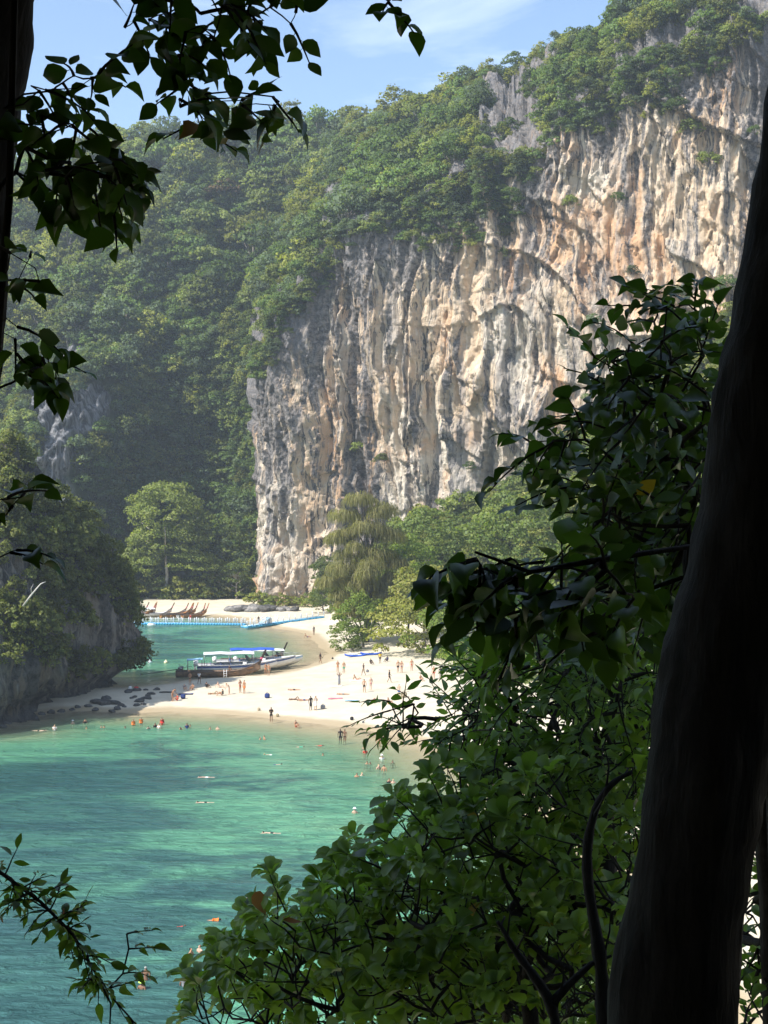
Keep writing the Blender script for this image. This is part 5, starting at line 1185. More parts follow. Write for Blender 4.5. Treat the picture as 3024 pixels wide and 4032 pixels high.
IN_SEA = [
 (3,965,291,W_,'hold',10,'tan',[(LJ,'orange')],"wader in orange life jacket, waist deep, by the two in red vests",None),
 (3,1022,281,W_-.05,'hold',-10,'tan',[(LJ,'orange'),(TR,'grey')],"tall wader in orange life jacket, closest to the sand of the vest wearers",None),
 (3,1174,286,W_-.1,'stand',15,'tan',[(LJ,'red'),(TR,'red')],"wader in bright red life vest, waist deep",None),
 (3,1078,313,C_,'bend',0,'fair',[(SH,'grey')],"wader in grey rash vest spreading the arms in chest deep water",None),
 (3,1125,304,C_,'stand',20,'brown',[(SH,'black')],"wader in black top between the grey rash vest and the red vest",LONG),
 (3,1150,312,C_-.05,'hold',-40,'fair',[(SH,'white')],"wader in white shirt before the red life vest",None),
 (3,1320,316,C_,'bend',-20,'tan',[(TR,'black')],"bare backed wader stooping in chest deep water",None),
 (3,1355,312,W_+.1,'stand',10,'brown',[(SH,'navy')],"wader in navy top beside the stooping one",None),
 (3,1378,298,H_,'stand',0,'tan',[],None,None), (3,1523,317,H_-.03,'stand',0,'tan',[],None,None),
 (3,1577,322,S_-.08,'stand',-20,'fair',[(TR,'black')],"pale swimmer with bare shoulders out of the water near the beach",None),
 (3,393,326,W_+.08,'hold',0,'fair',[(SH,'white')],"wader in white shirt near the headland's rocks",('hair','blond')),
 (3,525,277,S_,'stand',30,'fair',[('hat','white')],"swimmer in white hat near the headland",None),
 (3,615,274,C_,'stand',0,'tan',[(SH,'black')],"wader in black top near the headland",('hair','dark')),
 (3,625,314,H_,'stand',0,'tan',[],None,None), (3,732,306,H_,'stand',20,'tan',[],None,None), (3,752,306,H_-.02,'stand',0,'tan',[],None,None), (3,905,309,H_,'stand',0,'brown',[],None,None),
 (3,285,327,0,'swim',-95,'fair',[(TR,'black')],"swimmer stretched flat on the water below the headland",None),
 (3,1490,667,0,'swim',85,'fair',[(TR,'white')],"snorkeller in white shorts floating face down in open water",None),
 (3,1480,851,0,'swim',88,'fair',[(TR,'black')],"snorkeller in black shorts floating face down in open water",None),
 (4,548,330,.2,'sit',40,'tan',[(TR,'red')],"child sitting in the shallows at the water's edge",('hair','dark')),
 (4,257,442,H_-.05,'stand',60,'tan',[],None,None),
 (4,290,443,S_-.1,'stand',-60,'tan',[(TR,'black')],"swimmer holding a companion close in shoulder deep water",None),
 (4,570,503,.02,'swim',-80,'fair',[(SH,'green')],"swimmer in green rash vest stretched out near the shallows",None),
 (4,725,493,.02,'swim',-85,'tan',[(SH,'red')],"swimmer in red vest stretched out near the shallows",None),
 (4,335,567,.02,'swim',75,'fair',[(TR,'white')],"swimmer raising a white splash in open water",('hair','blond')),
 (4,385,648,.02,'swim',-75,'fair',[(TR,'navy')],"dark haired swimmer doing breaststroke in open water",None),
 (4,770,572,H_,'stand',0,'tan',[],None,None),
 (4,912,448,.45,'relax',10,'dark',[(SH,'black'),(TR,'black')],"dark clad wader standing knee deep beside one in a bikini",('hair','dark')),
 (4,948,448,.5,'stand',-25,'brown',bik('black'),"wader in black bikini standing knee deep",LONG),
 (4,1105,514,H_-.04,'stand',0,'tan',[],None,None),
 (4,1115,555,C_,'hold',10,'tan',[(SH,'red')],"swimmer in red top, chest deep, near the overhanging branches",None),
 (4,1130,642,H_-.04,'stand',0,'tan',[],None,None), (4,1157,644,H_,'stand',0,'brown',[],None,None),
 (4,1252,605,S_-.1,'stand',0,'fair',[('hat','white'),(SH,'white')],"swimmer in white sun hat and white shirt",None),
 (4,1225,684,S_-.1,'stand',30,'fair',[],"pale swimmer just behind the tanned broad back".replace("just behind","close to"),('hair','blond')),
 (4,1270,700,C_-.08,'stand',170,'tan',[(TR,'black')],"tanned wader turning a broad bare back",BRN),
 (4,1340,632,H_,'stand',0,'brown',[],None,None),
 (4,1047,750,S_-.02,'stand',-10,'tan',[(BT,'black')],"swimmer with dark hair and bare shoulders in a pair",None),
 (4,1090,736,H_-.05,'stand',20,'fair',[],None,('hair','blond')),
 (4,1312,795,S_-.05,'stand',0,'tan',[(SH,'black')],"swimmer in black top under the hanging twig",None), (4,1345,800,S_-.02,'stand',0,'fair',[],"pale blond swimmer under the hanging twig",BLN),
 (4,1310,944,H_-.03,'stand',0,'fair',[],None,('hair','brown')), (4,1030,1046,S_-.06,'hold',0,'fair',[('hat','white')],"swimmer in white cap alone in green water",None),
 (4,1320,1030,S_,'stand',0,'tan',[],"brown haired swimmer half hidden by the leaves",BRN),
 (4,1228,475,.8,'stand',10,'tan',bik('red'),"wader in red bikini thigh deep near the twigs",LONG), (4,1285,466,C_,'stand',0,'fair',[(SH,'lime')],"child in lime green top in the shallows",('hair','dark')),
 (4,340,1208,.0,'swim',80,'fair',[(TR,'black')],"snorkeller floating face down over the dark sea bed",None),
 (5,1040,684,.05,'swim',-70,'tan',[(SH,'red')],"swimmer in dark red shirt with fair cap, out in the bay",('hair','brown')), (5,1250,645,.02,'swim',-85,'tan',[(LJ,'orange')],"swimmer kept up by an orange life jacket out in the bay",('hair','dark')),
 (5,1520,517,.02,'swim',82,'fair',[(TR,'grey')],"snorkeller in grey shorts close to the big leaved bush",None),
 (5,1130,855,S_-.08,'stand',60,'tan',[(TR,'black')],"bare shouldered swimmer of a pair beside the bush",None), (5,1183,835,S_-.06,'stand',-40,'fair',[(TR,'navy')],"brown haired swimmer of a pair beside the bush",BRN),
 (5,1215,945,.03,'swim',-70,'fair',[(TR,'navy')],"fair backed swimmer gliding past the bush",None), (5,1252,902,H_,'stand',0,'tan',[],None,None),
 (5,1090,1040,1.02,'stand',150,'brown',[(SH,'grey')],"dark haired wader in grey vest next to the leaves",None),
 (5,862,1002,.92,'stand',175,'brown',[(TR,'black')],"broad brown back of a wader beside one with a yellow cap",('hair','grey')), (5,838,1055,S_-.05,'stand',160,'brown',[('hat','lime')],"swimmer wearing a yellow green cap",None),
]
for c, x, y, dep, ps, hd, sk, wr, lab, hr in IN_SEA:
    X_, Y_, Z_ = ground_at(*src(c, x, y)); X_, Y_ = (src(c, x, y)[0] - 384) / F * (CAMZ * F / (src(c, x, y)[1] - HV)), CAMZ * F / (src(c, x, y)[1] - HV)
    person(X_, Y_, -dep - (.06 if ps == 'swim' else 0), ps, hd, sk, wr, lab or SWH, hr or ('hair', 'dark'), .9 if ps == 'swim' else .98, None if lab else "swimmers showing only their heads")
# on the boats and the pontoon
person(xA + 1.6, yA + 1.1, .62, 'sit', 30, 'brown', [(SH, 'black')], "boatman in black shirt sitting in the wooden longtail")
person(-38.9, 285.9, .36, 'stand', 10, 'tan', [(SH, 'red'), (TR, 'pink')], "person in red shirt standing on the long pontoon")
person(-24.7, 279.8, .5, 'relax', 30, 'brown', [(SH, 'black'), (TR, 'grey')], "person in black shirt by the gangway on the slanting pontoon")
# ---- towels, bags
M_tw = [CLO[k] for k in ('blue', 'pink', 'white', 'grey')]
def towel(c, x, y, rz, mat, lab):
    X_, Y_, Z_ = ground_at(*src(c, x, y)); g = np.linspace(-1, 1, 9); A = [[(a * .9, q * .45, .025 + .03 * math.sin(a * 5 + q * 3) * abs(a)) for q in g] for a in g]
    v, f = loft(A); mb = MB(); mb.add(v, f); mb.add(v - (0, 0, .03), f[:, ::-1]); tag(mb.build("towel", mat, smooth=True, loc=(X_, Y_, Z_ + .03), rot=(0, 0, rz)), lab, "towel")
towel(2, 712, 846, .1, mat_plain("pale_blue_towel", (.35, .52, .60), .9, .1), "pale blue towel spread on the sand"); towel(2, 590, 832, .1, CLO['pink'], "small pinkish towel on the sand"); towel(2, 740, 702, .2, CLO['white'], "white towel under the person in red bikini"); towel(2, 860, 856, .1, CLO['grey'], "grey towel under the black bikini sunbather"); towel(1, 470, 786, .1, CLO['black'], "dark towel spread in the headland's shade"); towel(1, 610, 800, 0, CLO['navy'], "navy towel on the shaded sand"); towel(2, 585, 745, 0, CLO['white'], "white cloth lying beside the long grey dress")
def bag(c, x, y, mat, lab, s_=1.0):
    X_, Y_, Z_ = ground_at(*src(c, x, y)); o = empty("backpack", (X_, Y_, Z_), rs.uniform(-.5, .5)); o.scale = (s_,) * 3; tag(o, lab, "bag")
    v, f = ICO2; vv = v.copy(); vv = np.sign(vv) * np.abs(vv) ** .6 * (.26, .17, .24) + (0, 0, .22); mb = MB(); mb.add(vv, t=f); mb.build("body", mat, o, True)
    mb = MB(); vv = np.sign(v) * np.abs(v) ** .6 * (.17, .06, .11) + (0, -.18, .15); mb.add(vv, t=f); mb.build("pocket", mat, o, True)
    mb = MB(); a = np.linspace(0, math.pi, 8); mb.tube(np.stack([.1 * np.cos(a), 0 * a, .44 + .09 * np.sin(a)], 1), .018, 6); mb.build("handle", CLO['black'], o)
for c, x, y, m, lab, s_ in [(2,95,828,'navy',"dark blue bag lying alone on open sand",1.3),(2,500,907,'grey',"grey bag beside the couple in dark and white dress",1.1),(2,1088,824,'khaki',"khaki backpack beside the person in blue shorts",1.5),(2,710,988,'black',"small black bag near the wet sand",.8),(2,35,918,'khaki',"small khaki bag on the sand above the bay",.7),
        (2,792,1008,'grey',"little grey pouch at the edge of the wet sand",.5),(1,590,832,'navy',"navy bag beside the red shirted sitter",1.2),(1,250,775,'red',"red bag among the boulders under the headland",1.2),(1,205,765,'white',"white bag under the headland's overhang",.9),(1,1275,962,'khaki',"flat khaki bag near the phone holder",.7),(2,823,640,'grey',"grey carrier bag by the walking person in black",.8),(2,570,545,'black',"small dark bag on the sand before the kayaks",.6)]:
    bag(c, x, y, CLO[m], lab, s_)

# ================================================================== THE VIEWER'S TREES (close, in shade)
def leaf_template(kind, fold=.30, curl=.16, twist=0.0, wide=1.0, bite=None):
    """a leaf along +X, length 1, upper side +Z: folded along the midrib, curling at the tip; with its stalk"""
    prof = {'ovate': [(.0, .03), (.10, .20), (.28, .33), (.50, .34), (.74, .20), (1.0, .0)], 'obovate': [(.0, .03), (.15, .12), (.40, .26), (.68, .36), (.90, .26), (1.0, .0)], 'lance': [(.0, .02), (.12, .12), (.35, .21), (.58, .20), (.80, .10), (1.0, .0)]}[kind]
    V = []
    for t, w_ in prof:
        zc = .10 * math.sin(t * 2.2) - curl * t * t; w_ *= wide; wa, wb = w_, w_
        if bite is not None and abs(t - bite) < .13: wa *= .45
        yo = .10 * twist * t * t; ta = twist * .25 * t * w_
        V += [(t, yo, zc), (t, yo + wa, zc + fold * wa + ta), (t, yo - wb, zc + fold * wb - ta)]
    Q = []
    for i in range(len(prof) - 1):
        a, b2 = 3 * i, 3 * i + 3
        Q += [(a, b2, b2 + 1, a + 1), (a + 2, b2 + 2, b2, a)]
    V += [(-.18, .012, .05), (-.18, -.012, .05), (0.02, .012, 0), (0.02, -.012, 0)]; n = len(V) - 4; Q.append((n, n + 1, n + 3, n + 2))
    return np.array(V, float), np.array(Q)
VAR = [dict(), dict(fold=.7, curl=.42, twist=.6), dict(fold=.12, curl=-.10, twist=-1.0, wide=.85), dict(fold=.45, curl=.28, twist=1.3, wide=1.12, bite=.7)]
LEAFT = {k: [leaf_template(k, **q) for q in VAR] for k in ('ovate', 'obovate', 'lance')}
M_fg = dict(ovate=mat_leaf("glossy_leaf", (.035, .070, .016), (.070, .120, .026), .4, .35, .45, (1.3, 1.5, .5), .5), obovate=mat_leaf("almond_leaf", (.12, .195, .038), (.18, .26, .058), .48, .35, .5, (1.3, 1.5, .5), .5), lance=mat_leaf("small_leaf", (.075, .135, .026), (.13, .205, .042), .48, .35, .45, (1.3, 1.5, .5), .5))
M_fgy = mat_leaf("yellowing_leaf", (.30, .22, .03), (.34, .20, .04), .45, .4, .3); M_fgb = mat_leaf("browned_leaf", (.22, .10, .05), (.25, .12, .06), .45, .5, .2)
LEAFM = {}
for k, vs in LEAFT.items():
    for nm, mt in (('', M_fg[k]), ('y', M_fgy), ('b', M_fgb)):
        LEAFM[k + nm] = [mesh_np("leaf", v, f, mt, True, attrs={'tint': np.full(len(v), t_)}) for (v, f), t_ in zip(vs, (.3, .6, .1, .9))]
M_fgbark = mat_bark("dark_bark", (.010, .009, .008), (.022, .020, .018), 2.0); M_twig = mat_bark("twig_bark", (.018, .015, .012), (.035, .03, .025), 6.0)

class Plant:
    def __init__(s, name, label, base, group=None, cat="tree"):
        s.o = empty(name, base); tag(s.o, label, cat, group); s.base = np.array(base, float); s.L = []; s.tw = MB(); s.rs = np.random.RandomState(abs(hash(label)) % 1000 if False else len(label) * 7 + len(name))
    def leaf(s, p, d, n, size, kind, col=''): s.L.append((np.array(p, float), np.array(d, float), np.array(n, float), size, kind, col))
    def spray(s, p, d, length, n, size, kind, whorl=False, droop=.5, var=''):
        r = s.rs; p = np.array(p, float); d = np.array(d, float); d /= np.linalg.norm(d)
        pts_ = [p]; dd_ = d.copy()
        for k in range(4):
            dd_ = dd_ + np.array((0, 0, -droop * .22)) + r.normal(0, .08, 3); dd_ /= np.linalg.norm(dd_); pts_.append(pts_[-1] + dd_ * length / 4)
        pts_ = np.array(pts_); s.tw.tube(pts_, np.linspace(.10, .035, 5) * size * .6, 5, False)
        for i in range(n):
            t = (.78 + .22 * r.rand()) if whorl else (.12 + .88 * (i + .5 * r.rand()) / n)
            k = min(3, int(t * 4)); q = pts_[k] + (pts_[k + 1] - pts_[k]) * (t * 4 - k)
            ax_ = pts_[k + 1] - pts_[k]; ax_ = ax_ / np.linalg.norm(ax_)
            sd = np.cross(ax_, (0, 0, 1.0)); sd /= np.linalg.norm(sd) + 1e-6; up = np.cross(sd, ax_)
            if whorl:
                a = i * 2.4 + r.rand() * .6; ld = ax_ * (.35 + .5 * r.rand()) + (math.cos(a) * sd + math.sin(a) * up) * .9; ln_ = np.array((0, 0, 1.0)) + ax_ * .6 + r.normal(0, .25, 3)
            else:
                sg = 1 if i % 2 else -1; ld = ax_ * (.45 + .3 * r.rand()) + sd * sg * (.75 + .3 * r.rand()) + up * r.normal(0, .25) + np.array((0, 0, -.45 * droop)); ln_ = up + r.normal(0, .45, 3)
            if i == n - 1 and not whorl: ld = ax_ + r.normal(0, .15, 3)
            ld = ld / np.linalg.norm(ld)
            c = 'b' if r.rand() < .004 else ('y' if r.rand() < .006 else '')
            s.leaf(q + ld * size * .15, ld, ln_, size * (.5 + .7 * r.rand()), kind, c)
    def skeleton(s, root, P, r0=.006, rmax=.2):
        """branches: every spray hangs on the nearest earlier point, thickness by what it carries"""
        root = np.array(root, float); P = np.array(P, float); o_ = np.argsort(np.linalg.norm(P - root, axis=1)); N = [root] + [P[i] for i in o_]; par = [-1]
        A = np.array(N)
        for i in range(1, len(N)):
            dist = np.linalg.norm(A[:i] - A[i], axis=1) + .25 * np.linalg.norm(A[:i] - root, axis=1) * 0; par.append(int(np.argmin(dist)))
        w_ = np.ones(len(N))
        for i in range(len(N) - 1, 0, -1): w_[par[i]] += w_[i]
        for i in range(1, len(N)):
            a, b2 = A[par[i]], A[i]; m_ = (a + b2) / 2 + s.rs.normal(0, .06, 3) * np.linalg.norm(b2 - a)
            s.tw.tube([a, m_, b2], [min(rmax, r0 * w_[i] ** .45 * 1.1), min(rmax, r0 * w_[i] ** .45), min(rmax, r0 * w_[i] ** .45 * .9)], 6, False)
    def finish(s, limit=280, trunk=None):
        b0 = s.base
        if s.tw.n: v, f = s.tw.arr(); link("branches", mesh_np("branches", v - b0, f, M_twig, True), s.o)
        L_ = sorted(s.L, key=lambda q: -q[3] / max(q[0][1], .5))
        for (p, d, n_, sz, kind, col) in L_[:limit]:
            y_ = np.cross(n_, d); y_ /= np.linalg.norm(y_) + 1e-9; z_ = np.cross(d, y_)
            M = Matrix(((d[0], y_[0], z_[0], 0), (d[1], y_[1], z_[1], 0), (d[2], y_[2], z_[2], 0), (0, 0, 0, 1)))
            q = bpy.data.objects.new("leaf", LEAFM[kind + col][s.rs.randint(4)]); COL.objects.link(q); q.parent = s.o
            q.matrix_local = Matrix.Translation(Vector(p - b0)) @ M @ Matrix.Scale(sz, 4)
        rest_ = L_[limit:]
        if rest_:
            V, Q, T = [], [], []; c = 0
            for (p, d, n_, sz, kind, col) in rest_:
                v, f = LEAFT[kind][s.rs.randint(4)]; y_ = np.cross(n_, d); y_ /= np.linalg.norm(y_) + 1e-9; z_ = np.cross(d, y_)
                V.append((v * sz) @ np.array((d, y_, z_)) + p - b0); Q.append(f + c); c += len(v); T.append(np.full(len(v), s.rs.rand()))
            kind = rest_[0][4]
            o = link("foliage", mesh_np("foliage", np.concatenate(V), np.concatenate(Q), M_fg[kind], True, attrs={'tint': np.concatenate(T)}), s.o); o['kind'] = 'stuff'

def inpoly(P, n, r):
    P = np.array(P, float); out = []; lo, hi = P.min(0), P.max(0)
    while len(out) < n:
        q = lo + (hi - lo) * r.rand(2); ins = False
        for i in range(len(P)):
            a, b2 = P[i], P[(i + 1) % len(P)]
            if (a[1] > q[1]) != (b2[1] > q[1]) and q[0] < (b2[0] - a[0]) * (q[1] - a[1]) / (b2[1] - a[1]) + a[0]: ins = not ins
        if ins: out.append(q)
    return out
def thicket(pl, poly, n, d0, d1, size, kind, per=6, whorl=False, droop=.5, root=None, length=None, bias=(-.5, -.2, .15), r0=.006, rnd=.6, rmax=.2):
    r = pl.rs; P = []
    for q in inpoly(poly, n, r):
        d = d0 + (d1 - d0) * r.rand(); P.append(gpt(q[0], q[1], d))
    if root is not None: pl.skeleton(root, P, r0, rmax)
    for p in P: pl.spray(p, np.array(bias) + r.normal(0, rnd, 3), (length or size * 2.2) * (.7 + .6 * r.rand()), per, size, kind, whorl, droop)

# -- leaning trunk with its crown overhead
def trunk_tree(name, label, uv, depth, rpx, seed, extra=None):
    Q = np.array([gpt(u, v, depth + dd_) for (u, v, dd_) in uv]); r2 = np.random.RandomState(seed)
    i = np.argmin(Q[:, 2]); base = Q[i].copy(); o = empty(name, base); tag(o, label, "tree")
    t = np.linspace(0, len(Q) - 1, 90); q = np.stack([np.interp(t, range(len(Q)), Q[:, k]) for k in range(3)], 1)
    k_ = np.ones(7) / 7; q = np.stack([np.convolve(np.pad(q[:, k], 3, mode='edge'), k_, 'valid') for k in range(3)], 1)
    rr = rpx / F * depth * (1 + .045 * fbm(t * .8, 0 * t, 2.0, 4, seed)) * np.interp(t, [0, len(Q) - 1], [.92, 1.04])
    mb = MB(); mb.tube(q - base, rr, 28); v, f = mb.arr()
    n_ = fbm(v[:, 0] * 14, v[:, 1] * 14, v[:, 2] * 2.2, 4, seed); c = np.repeat(q - base, 28, 0)
    dv = v[:len(c)] - c; v[:len(c)] = c + dv * (1 + .10 * n_[:len(c)] + .05 * fbm(v[:len(c), 0] * 30, v[:len(c), 1] * 30, v[:len(c), 2] * 14, 3, seed))[:, None]
    link("trunk", mesh_np("trunk", v, f, M_fgbark, True), o); return o, base, q
R_UV = [(880, -420, 0), (858, -150, 0), (826, 111, 0), (797, 278, 0), (774, 393, 0), (754, 509, 0), (739, 602, 0), (716, 694, 0), (703, 787, 0), (686, 903, 0), (673, 1024, 0), (650, 1250, .1), (600, 1700, .2), (560, 2420, .3)]
L_UV = [(30, -700, 0), (-10, -250, 0), (-25, 0, 0), (-32, 60, 0), (-43, 116, 0), (-53, 185, 0), (-60, 278, 0), (-64, 393, 0), (-68, 560, 0), (-80, 800, 0), (-90, 1024, 0), (-110, 1500, .1), (-130, 2450, .2)]
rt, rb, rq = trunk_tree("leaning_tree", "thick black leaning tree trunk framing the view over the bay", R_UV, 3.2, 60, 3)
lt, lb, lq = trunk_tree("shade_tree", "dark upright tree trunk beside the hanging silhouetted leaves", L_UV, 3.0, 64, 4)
# crowns added out of view overhead, shaped to keep the viewer's slope in shade
M_over = mat_leaf("overhead_leaf", (.030, .06, .014), (.055, .095, .02), .3, .5, .2, (1.2, 1.4, .5))
def overhead(parent, base, xr, yr, n, seed, size=.55):
    r2 = np.random.RandomState(seed); x_ = r2.uniform(*xr, n); y_ = r2.uniform(*yr, n)
    k_ = ~((y_ > 7) & (x_ > -3)); x_, y_ = x_[k_], y_[k_]; n = len(x_)
    low = np.where(y_ > 0, CAMZ + 1.6 + .40 * y_, CAMZ + 1.5 + .12 * np.abs(y_)); z_ = low + 5.5 * r2.rand(n) ** 1.4 + .8 * fbm(x_ * .3, y_ * .3, 1.0, 2, seed)
    C = np.stack([x_, y_, np.maximum(z_, low)], 1) - base; N = np.tile(np.array((0, 0, 1.0)), (n, 1)); V, Fq, nn, ti = quads_from(C, N, np.full(n, size), r2)
    o = link("crown", mesh_np("crown", V, Fq, M_over, attrs={'tint': ti}), parent); o['kind'] = 'stuff'
    mb = MB()
    for k in range(9):
        e = np.array((r2.uniform(*xr), r2.uniform(*yr), 0)); e[2] = CAMZ + 3.5 + .42 * max(e[1], 0) + .12 * max(-e[1], 0) + 1; s0 = (rq if parent is rt else lq)[0]
        mb.tube([s0, (s0 + e) / 2 + (0, 0, .8), e], [.12, .08, .03], 7)
    v, f = mb.arr(); link("limbs", mesh_np("limbs", v - base, f, M_fgbark, True), parent)
overhead(lt, lb, (-15, .5), (-13, 14), 44000, 1, .5); overhead(rt, rb, (-1, 8), (-13, 5), 18000, 2, .5)
# unseen bushes added behind and beside the viewer to block light
def bank(name, label, c, R_, H_, n, seed):
    r2 = np.random.RandomState(seed); me = crown_mesh("foliage", seed, M_over, R_, H_, 40, n, .6, low=-.95, clump=.34)
    z0 = gz(c[0], c[1]); o = empty(name, (c[0], c[1], z0)); tag(o, label, "bush", "light blocking bushes behind the viewpoint")
    mb = MB()
    for k in range(5):
        a = k * 1.3; mb.tube([(0, 0, -.2), (math.cos(a) * R_ * .3, math.sin(a) * R_ * .3, H_), (math.cos(a) * R_ * .6, math.sin(a) * R_ * .6, H_ * 1.7)], [.09, .06, .02], 6)
    mb.build("stems", M_fgbark, o, True); link("foliage", me, o, (0, 0, H_ * .95))
for i, (x_, y_, R_, H_) in enumerate([(-6, -6, 3.6, 4.5), (0, -8, 3.8, 5), (6, -6, 3.6, 4.5), (-10, -1, 3.6, 5), (-8, 5, 2.6, 5), (9, 0, 3.6, 4.5), (-3, -4.5, 2.2, 3), (3.5, -4.2, 2.2, 3), (-13, 5, 3.5, 6)]):
    bank("unseen_screen_bush", "unseen leafy bush added around the viewpoint to block light", (x_, y_), R_, H_, 1500, 300 + i)

# -- silhouetted sprigs by the upright trunk
sil = Plant("broadleaf_sapling", "silhouetted leafy branches hanging from above beside the dark upright trunk", tuple(gpt(-40, 900, 2.9)))
for poly, n, root in [([(113, -5), (200, -10), (300, -10), (312, 25), (308, 45), (285, 50), (240, 40), (225, 45), (170, 30), (150, 45), (118, 25)], 26, (190, -120)), ([(178, 50), (200, 55), (205, 85), (235, 80), (250, 105), (270, 125), (240, 140), (195, 130), (178, 105)], 13, (187, -20)), ([(235, 90), (280, 90), (275, 110), (240, 110)], 3, (205, 95)),
        ([(30, 70), (60, 80), (90, 68), (105, 80), (100, 92), (60, 95), (30, 95)], 8, (5, 110)), ([(28, 118), (60, 110), (95, 118), (98, 132), (70, 140), (30, 130)], 7, (0, 140)), ([(20, 145), (50, 150), (80, 165), (115, 150), (138, 172), (130, 200), (118, 222), (85, 210), (45, 195), (15, 185)], 28, (0, 190)),
        ([(8, 240), (42, 248), (40, 295), (8, 295)], 4, (-5, 290)), ([(3, 315), (25, 330), (12, 345)], 2, (-5, 330)), ([(8, 352), (55, 352), (58, 372), (58, 392), (20, 385), (5, 378)], 7, (-6, 390)), ([(0, 485), (38, 490), (38, 506), (2, 510)], 3, (-8, 500)), ([(-2, 540), (20, 548), (18, 562), (-2, 565)], 2, (-8, 560)), ([(378, -8), (410, -5), (405, 12), (380, 8)], 3, (395, -80))]:
    thicket(sil, poly, n, 2.7, 3.05, .060, 'ovate', 4, False, .6, gpt(root[0], root[1], 2.9), .085, (.35, 0, -.15), .0011, .55, .008)
sil.tw.tube([gpt(-20, 560, 2.9), gpt(10, 200, 2.9), gpt(20, -150, 2.9), gpt(190, -160, 2.9), gpt(395, -120, 2.9)], [.009, .008, .007, .006, .004], 6)
sil.finish(290)
# -- sprig over the water
sp = Plant("thin_shrub", "thin arching shrub stem with small leaves over the open water", tuple(gpt(-60, 1300, 6.2)), cat="shrub")
stem = np.array([gpt(u, v, 6) for u, v in ((-40, 850), (2, 875), (40, 903), (72, 935), (95, 975), (110, 1005), (108, 1050))]); sp.tw.tube(stem, np.linspace(.009, .003, 7), 6); sp.tw.tube([gpt(-60, 1300, 6.2), gpt(-60, 1000, 6.1), stem[0]], [.02, .018, .014], 6)
for k in range(60):
    t = sp.rs.rand() ** .8 * 4.4; i = int(t); p = stem[i] + (stem[i + 1] - stem[i]) * (t - i); sp.spray(p, sp.rs.normal(0, 1, 3) + (0, 0, -.1), .14, 4, .075, 'lance', False, .6)
st2 = np.array([gpt(u, v, 6) for u, v in ((108, 990), (122, 975), (128, 950), (126, 935))]); sp.tw.tube(st2, .004, 5)
for q in st2: sp.spray(q, (.3, 0, .1), .11, 4, .075, 'lance')
st3 = np.array([gpt(u, v, 6) for u, v in ((112, 1000), (130, 1020), (140, 1045))]); sp.tw.tube(st3, .004, 5)
for q in st3: sp.spray(q, (.4, 0, -.4), .1, 4, .06, 'lance')
sp.finish(290)
# -- boughs right of the view
b1 = Plant("glossy_tree", "glossy leaved tree rising in front of the cliff beside the leaning trunk", tuple(gpt(790, 1500, 7.5)))
b1.tw.tube([gpt(790, 1500, 7.5), gpt(770, 900, 7.0), gpt(745, 600, 6.5), gpt(715, 400, 6.3)], [.06, .05, .04, .02], 8)
thicket(b1, [(640, 305), (690, 300), (722, 330), (705, 480), (690, 600), (610, 610), (570, 570), (572, 500), (590, 470), (525, 445), (522, 430), (575, 435), (585, 400), (582, 355), (608, 342), (625, 320)], 190, 5.2, 7.2, .098, 'ovate', 7, False, .6, gpt(735, 560, 6.4), .26, (-.5, -.1, -.05), .0035)
thicket(b1, [(640, 430), (720, 380), (700, 600), (620, 620), (600, 560)], 120, 7, 9, .12, 'ovate', 8, False, .6, gpt(740, 600, 7.4), .3, (-.4, -.1, 0), .0035)
b1.finish(295)
b2 = Plant("drooping_tree", "dark drooping bough of big leaves hanging before the beach trees", tuple(gpt(800, 1500, 4.6)))
b2.tw.tube([gpt(800, 1500, 4.6), gpt(775, 800, 4.6), gpt(700, 545, 4.4), gpt(600, 560, 4.3), gpt(530, 572, 4.25), gpt(475, 552, 4.2)], [.03, .026, .013, .010, .007, .004], 7)
thicket(b2, [(474, 540), (504, 548), (554, 565), (624, 565), (640, 600), (634, 640), (574, 640), (514, 620), (484, 600), (474, 570)], 34, 4.1, 4.5, .108, 'ovate', 6, False, .9, gpt(600, 562, 4.3), .2, (-.7, 0, -.2), .0025, .4)
b2.finish(295)
b3 = Plant("bay_tree", "dense small leaved tree leaning over the edge of the bay", tuple(gpt(620, 1400, 15)))
b3.tw.tube([gpt(620, 1400, 15), gpt(610, 1000, 14.5), gpt(600, 780, 14), gpt(570, 690, 13.5)], [.22, .16, .12, .05], 9)
thicket(b3, [(500, 610), (630, 600), (690, 600), (665, 700), (645, 800), (590, 810), (480, 800), (455, 775), (442, 740), (445, 705), (465, 690), (485, 650)], 520, 11, 16, .15, 'lance', 9, False, .5, gpt(600, 760, 14), .5, (-.4, -.2, .1), .005)
thicket(b3, [(368, 700), (381, 698), (426, 700), (426, 735), (401, 742), (396, 715)], 12, 11, 12, .13, 'lance', 6, False, .5, gpt(440, 720, 12), .4, (-.8, 0, 0), .006)
b3.finish(295)
b4 = Plant("almond_bush", "big round leaved almond bush at the water's side of the slope", tuple(gpt(520, 1500, 13)), cat="bush")
b4.tw.tube([gpt(520, 1500, 13), gpt(540, 1100, 12.5), gpt(520, 920, 12)], [.12, .09, .05], 8)
thicket(b4, [(198, 1024), (211, 1005), (266, 950), (284, 918), (311, 905), (336, 905), (376, 865), (398, 850), (431, 825), (456, 800), (501, 790), (586, 795), (640, 800), (646, 1040), (206, 1040)], 600, 10.5, 15, .155, 'obovate', 11, True, .1, gpt(520, 960, 12.6), .42, (-.35, -.35, .75), .0055, .4)
b4.finish(295)
b5 = Plant("shade_bush", "dark small leaved thicket in deep shade below the leaning trunk", tuple(gpt(560, 1500, 17)), cat="bush")
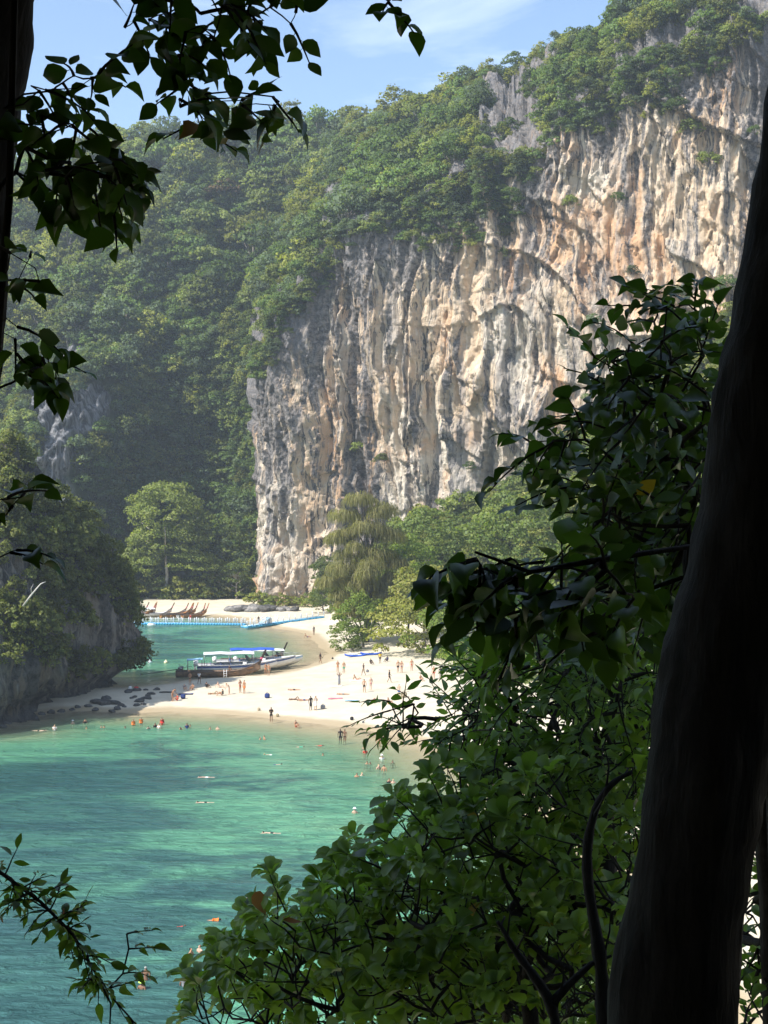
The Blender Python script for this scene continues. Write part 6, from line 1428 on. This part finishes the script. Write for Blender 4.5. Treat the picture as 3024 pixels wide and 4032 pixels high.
thicket(b5, [(320, 1040), (380, 940), (470, 860), (640, 790), (690, 600), (640, 1040)], 520, 15, 21, .18, 'lance', 9, False, .4, gpt(560, 1100, 18), .5, (-.3, -.2, .4), .005)
b5.finish(200)
b6 = Plant("understory_bush", "shaded leaves showing on the far side of the leaning trunk", tuple(gpt(790, 1500, 8)), cat="bush")
thicket(b6, [(742, 770), (775, 690), (800, 690), (800, 1040), (738, 1040)], 60, 7, 9.5, .12, 'lance', 8, False, .4, gpt(790, 1000, 8.5), .3, (-.2, -.2, .3), .006)
thicket(b6, [(600, 640), (720, 560), (690, 800), (640, 1040), (560, 1040)], 200, 18, 26, .22, 'ovate', 8, False, .4, None, .6, (-.3, -.2, .3), .006)
b6.finish(120)
# -- bare stems in the thicket
for lab, UV, rr in [("slim bare tree stem rising beside the leaning trunk", [(606, 1060), (600, 960), (588, 880), (590, 820), (603, 785), (640, 770)], .040), ("forked dead stem standing in the shaded thicket", [(558, 1060), (552, 1005), (528, 965), (508, 940), (494, 920)], .034)]:
    uv_ = np.array(UV, float); t_ = np.linspace(0, len(uv_) - 1, 28); uv_ = np.stack([np.interp(t_, range(len(uv_)), uv_[:, k]) for k in (0, 1)], 1); uv_ = np.stack([np.convolve(np.pad(uv_[:, k], 3, mode='edge'), np.ones(7) / 7, 'valid') for k in (0, 1)], 1) + np.stack([2.0 * np.sin(t_ * 2.1), 0 * t_], 1); q = [gpt(u, v, 8.2) for u, v in uv_]; o = empty("bare_stem", tuple(q[0] - (0, 0, 2.2))); tag(o, lab, "tree stem")
    mb = MB(); mb.tube(np.array([q[0] - (0, 0, 2.2)] + q) - (q[0] - (0, 0, 2.2)), np.linspace(rr * 1.2, rr * .28, len(q) + 1) * (1 + .16 * fbm(np.arange(len(q) + 1) * .7, np.zeros(len(q) + 1), 1.0, 3, len(lab))), 9)
    for k in range(5, len(q), 4):
        e = q[k] + np.random.RandomState(k).normal(0, .12, 3) + (0, 0, .12); mb.tube(np.array([q[k], (q[k] + e) / 2 + (.02, 0, .02), e]) - (q[0] - (0, 0, 2.2)), [rr * .22, rr * .14, rr * .05], 5)
    mb.build("stem", M_fgbark, o, True)
    if "forked" in lab: mb = MB(); mb.tube(np.array([gpt(u, v, 8.2) for u, v in ((552, 1005), (570, 985), (592, 965), (612, 957))]) - (q[0] - (0, 0, 2.2)), [.030, .024, .017, .008], 8); mb.build("branch", M_fgbark, o, True)
# ---- haze over the whole place
hb_ = NB("sea_haze"); vol = hb_.n('VolumePrincipled'); vol.inputs['Color'].default_value = (.80, .92, 1.0, 1); vol.inputs['Density'].default_value = .00034
vol.inputs['Anisotropy'].default_value = .25
hb_.l(vol.outputs[0], hb_.out.inputs['Volume'])
mb = MB(); mb.box((0, 200, 82), (1400, 900, 178)); haze = mb.build("haze", hb_.m); tag(haze, "thin bluish sea haze filling the bay", "haze", kind='stuff')
